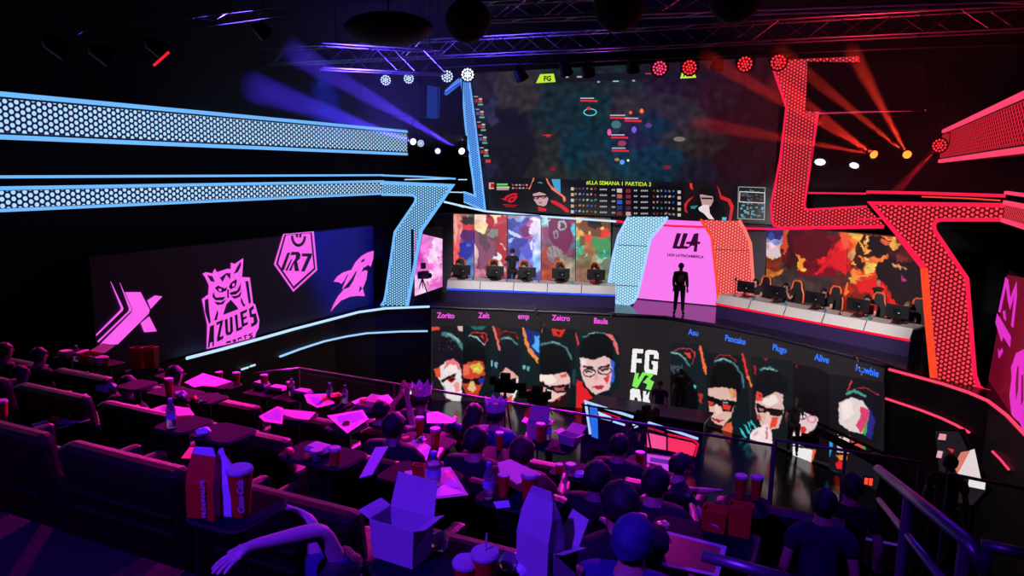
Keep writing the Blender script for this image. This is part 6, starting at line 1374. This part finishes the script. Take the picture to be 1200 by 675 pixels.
paper_cup('pink tumbler with wide rim beside the violet napkins',510,530,2,1.0)
paper_cup('small red glass left of the wide pink glass',655,562,2,.7,lid=False,h=.1); paper_cup('clear pink lit glass with snacks in the middle right',668,570,2,.9,lid=False,col=M_clear,h=.1); crumple('pink napkin beside the clear pink lit glass',680,566,2,.045,M_napkin,seed=50)
paper_cup('violet rimmed paper cup, front one of the pair on the right',867,584,2,1.0); paper_cup('dark red paper cup with violet lid, back one of the pair on the right',887,567,2,1.0)
carton('dark red open snack box left of the paired cups',838,606,1,.13,.1,.12,m=M_red,flaps=False); carton('tall dark red snack box below the paired cups',867,618,1,.12,.08,.17,m=M_red,flaps=False)
crumple('pink crumpled tissue in front of the dark red snack boxes',838,602,1,.05,M_napkin,seed=51)
# --- front row
for lab,x,y,kk in (('left one of the two tall red fries boxes',162,432,.11),('right one of the two tall red fries boxes',178,430,.12)):
    carton(lab,x,y,3,.16,.12,.30,m=M_red,flaps=False,rz=.3)
clam('round topped pink burger box in the left part of the front row',117,444,3,.24,.2,.12,m=M_white); carton('wide red open box with pale lid at the far left of the front row',107,424,3,.30,.2,.12,m=M_red,m2=M_white,open_=20)
clam('small pink lit box left of the wide red open box',78,418,3,.22,.16,.09); paper_cup('short pink cup behind the round topped burger box',123,428,3,1.3,h=.08)
bottle('blue lit bottle, left one before the round topped burger box',92,446,3,1.3); bottle('blue lit bottle, right one before the round topped burger box',104,456,3,1.3)
sheet('pink papers around the two blue lit bottles',[(80,450),(100,442),(122,446),(110,452),(88,454)],3,name='paper_sheet',cat='paper'); crumple('reddish crushed paper heap at the left of the front row',125,462,3,.13,M_white,seed=52); crumple('red leftovers beside the reddish crushed paper heap',98,468,3,.06,M_red,seed=53)
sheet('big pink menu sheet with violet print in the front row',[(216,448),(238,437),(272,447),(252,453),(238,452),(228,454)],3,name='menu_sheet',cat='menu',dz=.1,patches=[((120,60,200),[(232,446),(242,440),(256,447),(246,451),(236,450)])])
paper_cup('small red cup behind the big pink menu sheet',257,444,3,1.1,h=.09); paper_cup('small violet cup right of the big pink menu sheet',277,444,3,1.1,h=.12)
clam('flat pink lit burger box behind the red cup, leftmost of three pink boxes',306,443,3,.2,.15,.08); paper_cup('red cup with pink lid between the flat pink boxes',310,455,3,1.1,h=.15)
clam('flat pink lit burger box left of the small upright bottles, middle of three pink boxes',326,457,3,.24,.16,.06); clam('flat pink lit burger box right of the short round cup, rightmost of three pink boxes',355,450,3,.22,.16,.07); paper_cup('short round red cup left of the rightmost flat pink box',340,450,3,1.1,h=.12)
bottle('violet lit bottle beside the pink papers in the front row',342,464,3,1.1); sheet('pink tray papers with snacks in the middle of the front row',[(356,462),(386,461),(392,473),(372,478),(360,472)],3,dz=.05,patches=[((120,90,220),[(362,465),(374,464),(378,474),(368,474)]),((240,120,90),[(376,464),(384,464),(388,471),(379,472)])])
crumple('orange snack heap at the right of the pink tray papers',393,470,3,.09,M_fry,seed=54); bottle('small clear bottle standing near the rail in the front row',386,448,3,1.1); bottle('second clear bottle nearer the rail in the front row',404,452,3,1.1); crumple('orange food heap near the rail',424,455,3,.09,M_fry,seed=55)
carton('pink lit octagonal box beside the raised pink paper',430,481,3,.22,.16,.08,open_=15); sheet('raised crumpled pink leaflet held above the front row',[(443,464),(455,462),(462,470),(458,478),(446,474)],3,name='leaflet',cat='leaflet',dz=.14)
carton('open pink lit carton with a wing lid below the rail',630,510,3,.22,.15,.17,rz=.2,open_=70); carton('open pink lit carton with spread flaps right of the winged carton',668,505,3,.2,.14,.1,rz=-.2,open_=25); paper_cup('tall red cup with pink lid between the open cartons',633,518,3,1.15); bottle('violet lit bottle just right of the tall red cup',643,512,3,.9)
# lit tablet with a red cup
q=aty(775,545,TY(3)-.1); t=thing('laptop',"open device with a bright violet screen right of centre",'laptop',(q.x,q.y,TZ(3)))
qd=[aty(x,y,TY(3)-.0) for x,y in ((757,531),(794,536),(794,561),(757,552))]
b=MB(); b.prism(qd,(0,.015,0)); b.build('screen_shell',M_black,t)
b=MB(); b.prism([aty(x,y,TY(3)-.008) for x,y in ((758,532),(793,537),(793,559),(758,550))],(0,.004,0)); b.build('lit_screen',glow('violet_screen',(205,70,235),.95),t)
b=MB(); b.prism([aty(x,y,TY(3)-.014) for x,y in ((762,536),(788,540),(788,545),(762,541))],(0,.003,0)); b.build('dark_window',glow('dark_violet',(110,40,170),.9),t)
paper_cup('red cup with pale lid left of the violet lit device',749,556,3,1.1,h=.11)
for k in range(4):
    xs=sorted(ITEMS[k]); cl=[]
    for x in xs:
        if cl and x-cl[-1][-1]<.24 and x-cl[-1][0]<.42: cl[-1].append(x)
        else: cl.append([x])
    for i,c in enumerate(reversed(cl)):
        w=max(.30,c[-1]-c[0]+.15); x=(c[0]+c[-1])/2
        make_table('dark teal topped cinema table, %s from the aisle in the %s'%(nth[i] if i<13 else 'one further', rows[k]),(x,TY(k),FZ(k)),w)
# ------------------------------------------------------------ RAILS
def rail(label,pts,r=.022,posts=(),glass=False,zb=4.1,name='hand_rail',m=None):
    t=thing(name,label,'railing',pts[0]); b=MB(); b.tube(pts,r,10); b.build('rail_tube',m or M_rail,t,smooth=True)
    for p in posts:
        b=MB(); b.tube([p,V(p[0],p[1],zb)],r*.85,8); b.build('post',M_rail,t)
    return t
YR=8.0
r0=aty(350,430,YR); r1=aty(905,534,YR); r0.z=r1.z=5.13
rail('long thin steel top rail in front of the first row',[r0,r1],.016,[r0.lerp(r1,u) for u in (0,.25,.5,.75,1)])
r0b=atz(340,433,5.13); rail('short return of the steel rail at its left end',[r0,V(r0.x-.35,YR-.5,5.13)],.014)
r2=aty(909,516,YR); r3=aty(1078,546,YR); r2.z=r3.z=5.2
rail('steel rail across the head of the stairs right of the long rail',[V(r2.x,YR,4.1),r2,r3,V(r3.x,YR,4.1)],.02,[r2.lerp(r3,.5)])
r4=aty(1112,555,YR); r5=aty(1200,573,YR); rail('short steel rail low at the right edge behind the stairs',[r4,r5],.016,[r4])
# glass balustrade below the rail
gM=bpy.data.materials.new('balustrade_glass'); gM.use_nodes=True; g_=gM.node_tree.nodes['Principled BSDF']; g_.inputs['Base Color'].default_value=(.8,.85,.95,1); g_.inputs['Roughness'].default_value=.03; g_.inputs['Alpha'].default_value=.03
for i in range(5):
    a=r0.lerp(r1,i/5); c=r0.lerp(r1,(i+1)/5); b=MB(); b.box(((a.x+c.x)/2,YR,4.6),(c.x-a.x-.04,.012,.95)); o=b.build('glass_panel',gM,origin=((a.x+c.x)/2,YR,4.13)); tag(o,'clear glass panel under the long steel rail, %s from the left'%nth[i],'glass panel','glass panels of the front balustrade')
# stair handrails
h0=aty(1029,550,4.6); h1=aty(1137,637,2.9)
rail('thick steel stair handrail sloping down to the right edge of the view',[h0,h1,h1+V(.04,-.02,-.08)],.028,[h0.lerp(h1,.45),h0.lerp(h1,.97)],zb=4.2)
h2=aty(1150,638,2.9); h3=aty(1215,652,2.9); rail('short steel rail at the lower right corner',[h2,h3],.02,[h2+V(.02,0,0)],zb=4.6)
h4=aty(1030,586,4.9); h5=aty(1105,680,3.0); rail('lower steel stair rail under the thick handrail',[h4,h5],.018,zb=4.2)
h6=aty(823,651,1.9); h7=aty(925,679,1.9); rail('bright steel rail close to the camera at the bottom edge',[h6,h7],.016,[h6.lerp(h7,.9)],zb=6.0)
# ============================================================ AUDIENCE PEOPLE
def seatperson(label,px,py,k=None,head=.945,dY=0,base=RECL,rz=0,lo=0,**kw):
    "sits so that the head shows at the given pixel; the row is the one whose floor fits best"
    best=None; d=ray(px,py)
    for kk in ([k] if k is not None else range(0,4)):
        t_=(FZ(kk)+head-CZ)/d[2]; Y=d[1]*t_; dev=abs(Y-(TY(kk)-.69))
        if best is None or dev<best[0]: best=(dev,kk,V(d[0]*t_,Y,0))
    dev,kk,q=best; print('PERSON %s row %d dev %.2f'%(label[:40],kk,dev))
    return person(label,V(q.x,q.y+.07,FZ(kk)),rz,lo=lo,base=base,**kw)
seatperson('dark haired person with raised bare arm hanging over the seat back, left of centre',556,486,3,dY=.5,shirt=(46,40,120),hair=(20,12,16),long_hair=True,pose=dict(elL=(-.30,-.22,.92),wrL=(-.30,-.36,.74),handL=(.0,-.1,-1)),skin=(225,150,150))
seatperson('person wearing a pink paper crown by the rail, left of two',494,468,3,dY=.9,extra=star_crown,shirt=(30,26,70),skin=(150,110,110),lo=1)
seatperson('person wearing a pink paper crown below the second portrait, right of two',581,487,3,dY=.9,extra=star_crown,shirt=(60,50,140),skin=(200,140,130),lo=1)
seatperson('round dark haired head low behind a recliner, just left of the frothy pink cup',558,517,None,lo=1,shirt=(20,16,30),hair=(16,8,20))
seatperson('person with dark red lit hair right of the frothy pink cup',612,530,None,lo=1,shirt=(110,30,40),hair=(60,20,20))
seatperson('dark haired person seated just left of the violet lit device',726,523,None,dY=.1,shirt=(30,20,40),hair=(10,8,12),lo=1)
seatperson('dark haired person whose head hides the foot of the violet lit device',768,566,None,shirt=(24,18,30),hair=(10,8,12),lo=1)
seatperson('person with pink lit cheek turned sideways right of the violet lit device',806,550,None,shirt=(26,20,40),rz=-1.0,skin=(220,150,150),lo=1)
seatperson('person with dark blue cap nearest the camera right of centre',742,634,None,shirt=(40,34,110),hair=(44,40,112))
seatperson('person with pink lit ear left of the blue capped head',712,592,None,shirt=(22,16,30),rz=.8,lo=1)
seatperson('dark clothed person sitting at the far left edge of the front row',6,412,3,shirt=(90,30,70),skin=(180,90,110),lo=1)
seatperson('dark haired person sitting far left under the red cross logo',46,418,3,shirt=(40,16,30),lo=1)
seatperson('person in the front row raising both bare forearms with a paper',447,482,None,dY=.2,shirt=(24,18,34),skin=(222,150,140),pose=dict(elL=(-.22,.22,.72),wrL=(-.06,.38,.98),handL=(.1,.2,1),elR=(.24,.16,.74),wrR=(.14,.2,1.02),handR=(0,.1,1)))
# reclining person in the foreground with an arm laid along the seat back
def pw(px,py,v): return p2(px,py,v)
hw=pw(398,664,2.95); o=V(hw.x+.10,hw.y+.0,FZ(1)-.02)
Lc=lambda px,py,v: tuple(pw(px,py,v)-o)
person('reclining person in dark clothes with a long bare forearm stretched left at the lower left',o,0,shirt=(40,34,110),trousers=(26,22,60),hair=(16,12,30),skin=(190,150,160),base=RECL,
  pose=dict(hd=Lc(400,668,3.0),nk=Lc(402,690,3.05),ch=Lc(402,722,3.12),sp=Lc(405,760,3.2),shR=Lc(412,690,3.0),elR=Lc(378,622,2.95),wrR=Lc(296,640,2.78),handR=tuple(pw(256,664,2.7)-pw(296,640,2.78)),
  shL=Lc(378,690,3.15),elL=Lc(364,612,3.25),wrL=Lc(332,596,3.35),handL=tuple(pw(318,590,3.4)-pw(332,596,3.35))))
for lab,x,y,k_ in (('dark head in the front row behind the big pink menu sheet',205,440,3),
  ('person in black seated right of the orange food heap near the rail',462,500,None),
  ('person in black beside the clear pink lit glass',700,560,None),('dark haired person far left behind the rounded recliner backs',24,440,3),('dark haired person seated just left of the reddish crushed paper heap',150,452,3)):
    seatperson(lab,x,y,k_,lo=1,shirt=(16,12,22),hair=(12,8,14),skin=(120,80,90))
# people near the stairs
q=aty(968,575,5.6); person('person in a dark violet shirt standing on the stairs, back turned',V(q.x,5.6,4.0),.1,base=STAND,shirt=(24,18,52),lo=0,hair=(12,8,12))
q=aty(1000,560,6.4); person('person in black standing before the stairs rail with a glowing red light',V(q.x,6.4,3.85),.2,base=STAND,shirt=(10,8,12),lo=1,hair=(12,8,12))
t=thing('signal_light','small red orange light on the back of the person in black','lamp',aty(1017,563,6.2)); c=aty(1017,563,6.2); b=MB(); b.box(c,(.07,.03,.07),bev=.01); b.build('light_case',M_black,t); b=MB(); b.box(c+V(-.012,-.02,0),(.025,.012,.05)); b.box(c+V(.02,-.02,0),(.025,.012,.055)); b.build('lit_face',glow('warm_red',(255,70,50),1.2),t)
q=aty(1113,545,11); person('person in a dark hooded coat standing beyond the stairs rail',V(q.x,11.0,2.6),-.3,base=STAND,shirt=(70,40,60),lo=1,hair=(16,10,14))
b=MB()
for i in range(6): b.box((-.2,8.45+i*.6,(3.95-i*.28)/2),(2.2,.6,3.95-i*.28))
struct('floor_pit_stairs',b,M_carpet)
for i in range(3): tag(MB().box((-.2,8.74+i*.6,3.955-i*.28),(2.1,.035,.02)).build('step_nosing',glow('violet_step_edge',(60,28,130),1),origin=(-.2,8.74+i*.6,3.95-i*.28)),'violet lit step edge beyond the rail, %s step down'%nth[i],'stair nosing','violet lit step edges')
c=aty(482,458,12.5); t=thing('floor_lamp','small round white blue lamp on a thin stand just beyond the rail left end','stage lamp',(c.x,c.y,0))
to=(V(0,0,CZ)-c).normalized(); q_=V(0,0,1).rotation_difference(to).to_matrix()
b=MB(); b.lathe([(.02,-.12),(.07,-.1),(.085,0),(.075,.0),(.001,-.005)],c,14,M=q_); b.build('lamp_housing',M_black,t)
b=MB(); b.lathe([(.07,.001),(.001,.012)],c,14,M=q_); b.build('lens',glow('lens_white_blue',(175,225,255),1.2),t)
b=MB(); b.tube([c,V(c.x,c.y,0)],.015,6); b.build('stand',M_black,t)
# ============================================================ LIGHTS
def spot(loc,aim,col,power,ang,size=.2,blend=.8):
    l=bpy.data.lights.new('hall_spot','SPOT'); l.energy=power; l.color=col; l.spot_size=math.radians(ang); l.spot_blend=blend; l.shadow_soft_size=size
    o=bpy.data.objects.new('hall_spot',l); COL.objects.link(o); o.location=loc; o.rotation_euler=(V(*aim)-V(*loc)).to_track_quat('-Z','Y').to_euler(); return o
spot((-8.5,15.0,8.6),(-9.6,23.2,4.2),(1,.95,.92),4200,46,.3)       # white key on the left team
spot((-1.2,14.4,7.5),(-.8,23.0,4.2),(1,.92,.88),4200,48,.3)           # white key on the right team
spot((-7.2,14.2,9.3),(-5.4,6.7,5),(1,.01,.60),11000,40,.15)          # magenta wash on the front rows
spot((-12.5,11.5,8.8),(-8.0,5.5,5),(1,.01,.38),3300,46,.15)               # red wash from the left
spot((-3.5,13,8.9),(-2.9,5.8,5.2),(1,.02,.7),3200,38,.15)
spot((-2.2,-2.5,12.2),(-2.2,2.3,6.2),(.12,.012,1),3300,46,.2)           # blue wash near the camera
spot((1.5,9,12.5),(-3.8,4.5,5.4),(.10,.015,1),1500,62,.2)
spot((-11.2,14,10.2),(-14.3,19.6,4.6),(.02,.05,1),8000,34,.2)             # blue pool at the end of the logo wall
spot((-6,13,11.5),(-5,19.8,1),(.7,.25,1),500,40,.2)
spot((-9,13,8.6),(-9.5,17,12.6),(.10,.05,1),1100,110,.3)                # blue and red uplight on the truss and ceiling
spot((0,13,8.6),(0.5,16.8,12.6),(1,.03,.08),330,95,.3)
spot((-6,18.5,9.0),(-6.2,16,11),(.6,.1,1),260,70,.3)
W=bpy.data.worlds.new('hall_dark'); S.world=W; W.use_nodes=True; W.node_tree.nodes['Background'].inputs[0].default_value=(.012,.006,.05,1); W.node_tree.nodes['Background'].inputs[1].default_value=.25
# ============================================================ CAMERA
cam=bpy.data.cameras.new('camera'); co=bpy.data.objects.new('camera',cam); COL.objects.link(co); S.camera=co
cam.sensor_width=36; cam.lens=F/1200*36; cam.clip_start=.05; cam.clip_end=200
fw=V(*ray(CX,CY)); rt=V(*ray(CX+F,CY))-fw; up=V(*ray(CX,CY-F))-fw
Mx=Matrix((rt.normalized(),up.normalized(),(-fw).normalized())).transposed().to_4x4(); Mx.translation=V(0,0,CZ); co.matrix_world=Mx
S.view_settings.view_transform='Standard'; S.view_settings.look='None'; S.view_settings.gamma=1; S.view_settings.exposure=0; S.view_settings.use_curve_mapping=False
S.cycles.use_denoising=True; S.cycles.max_bounces=6; S.cycles.volume_bounces=0; S.cycles.transparent_max_bounces=12; S.cycles.caustics_reflective=False; S.cycles.caustics_refractive=False
S.cycles.sample_clamp_indirect=4
finish()
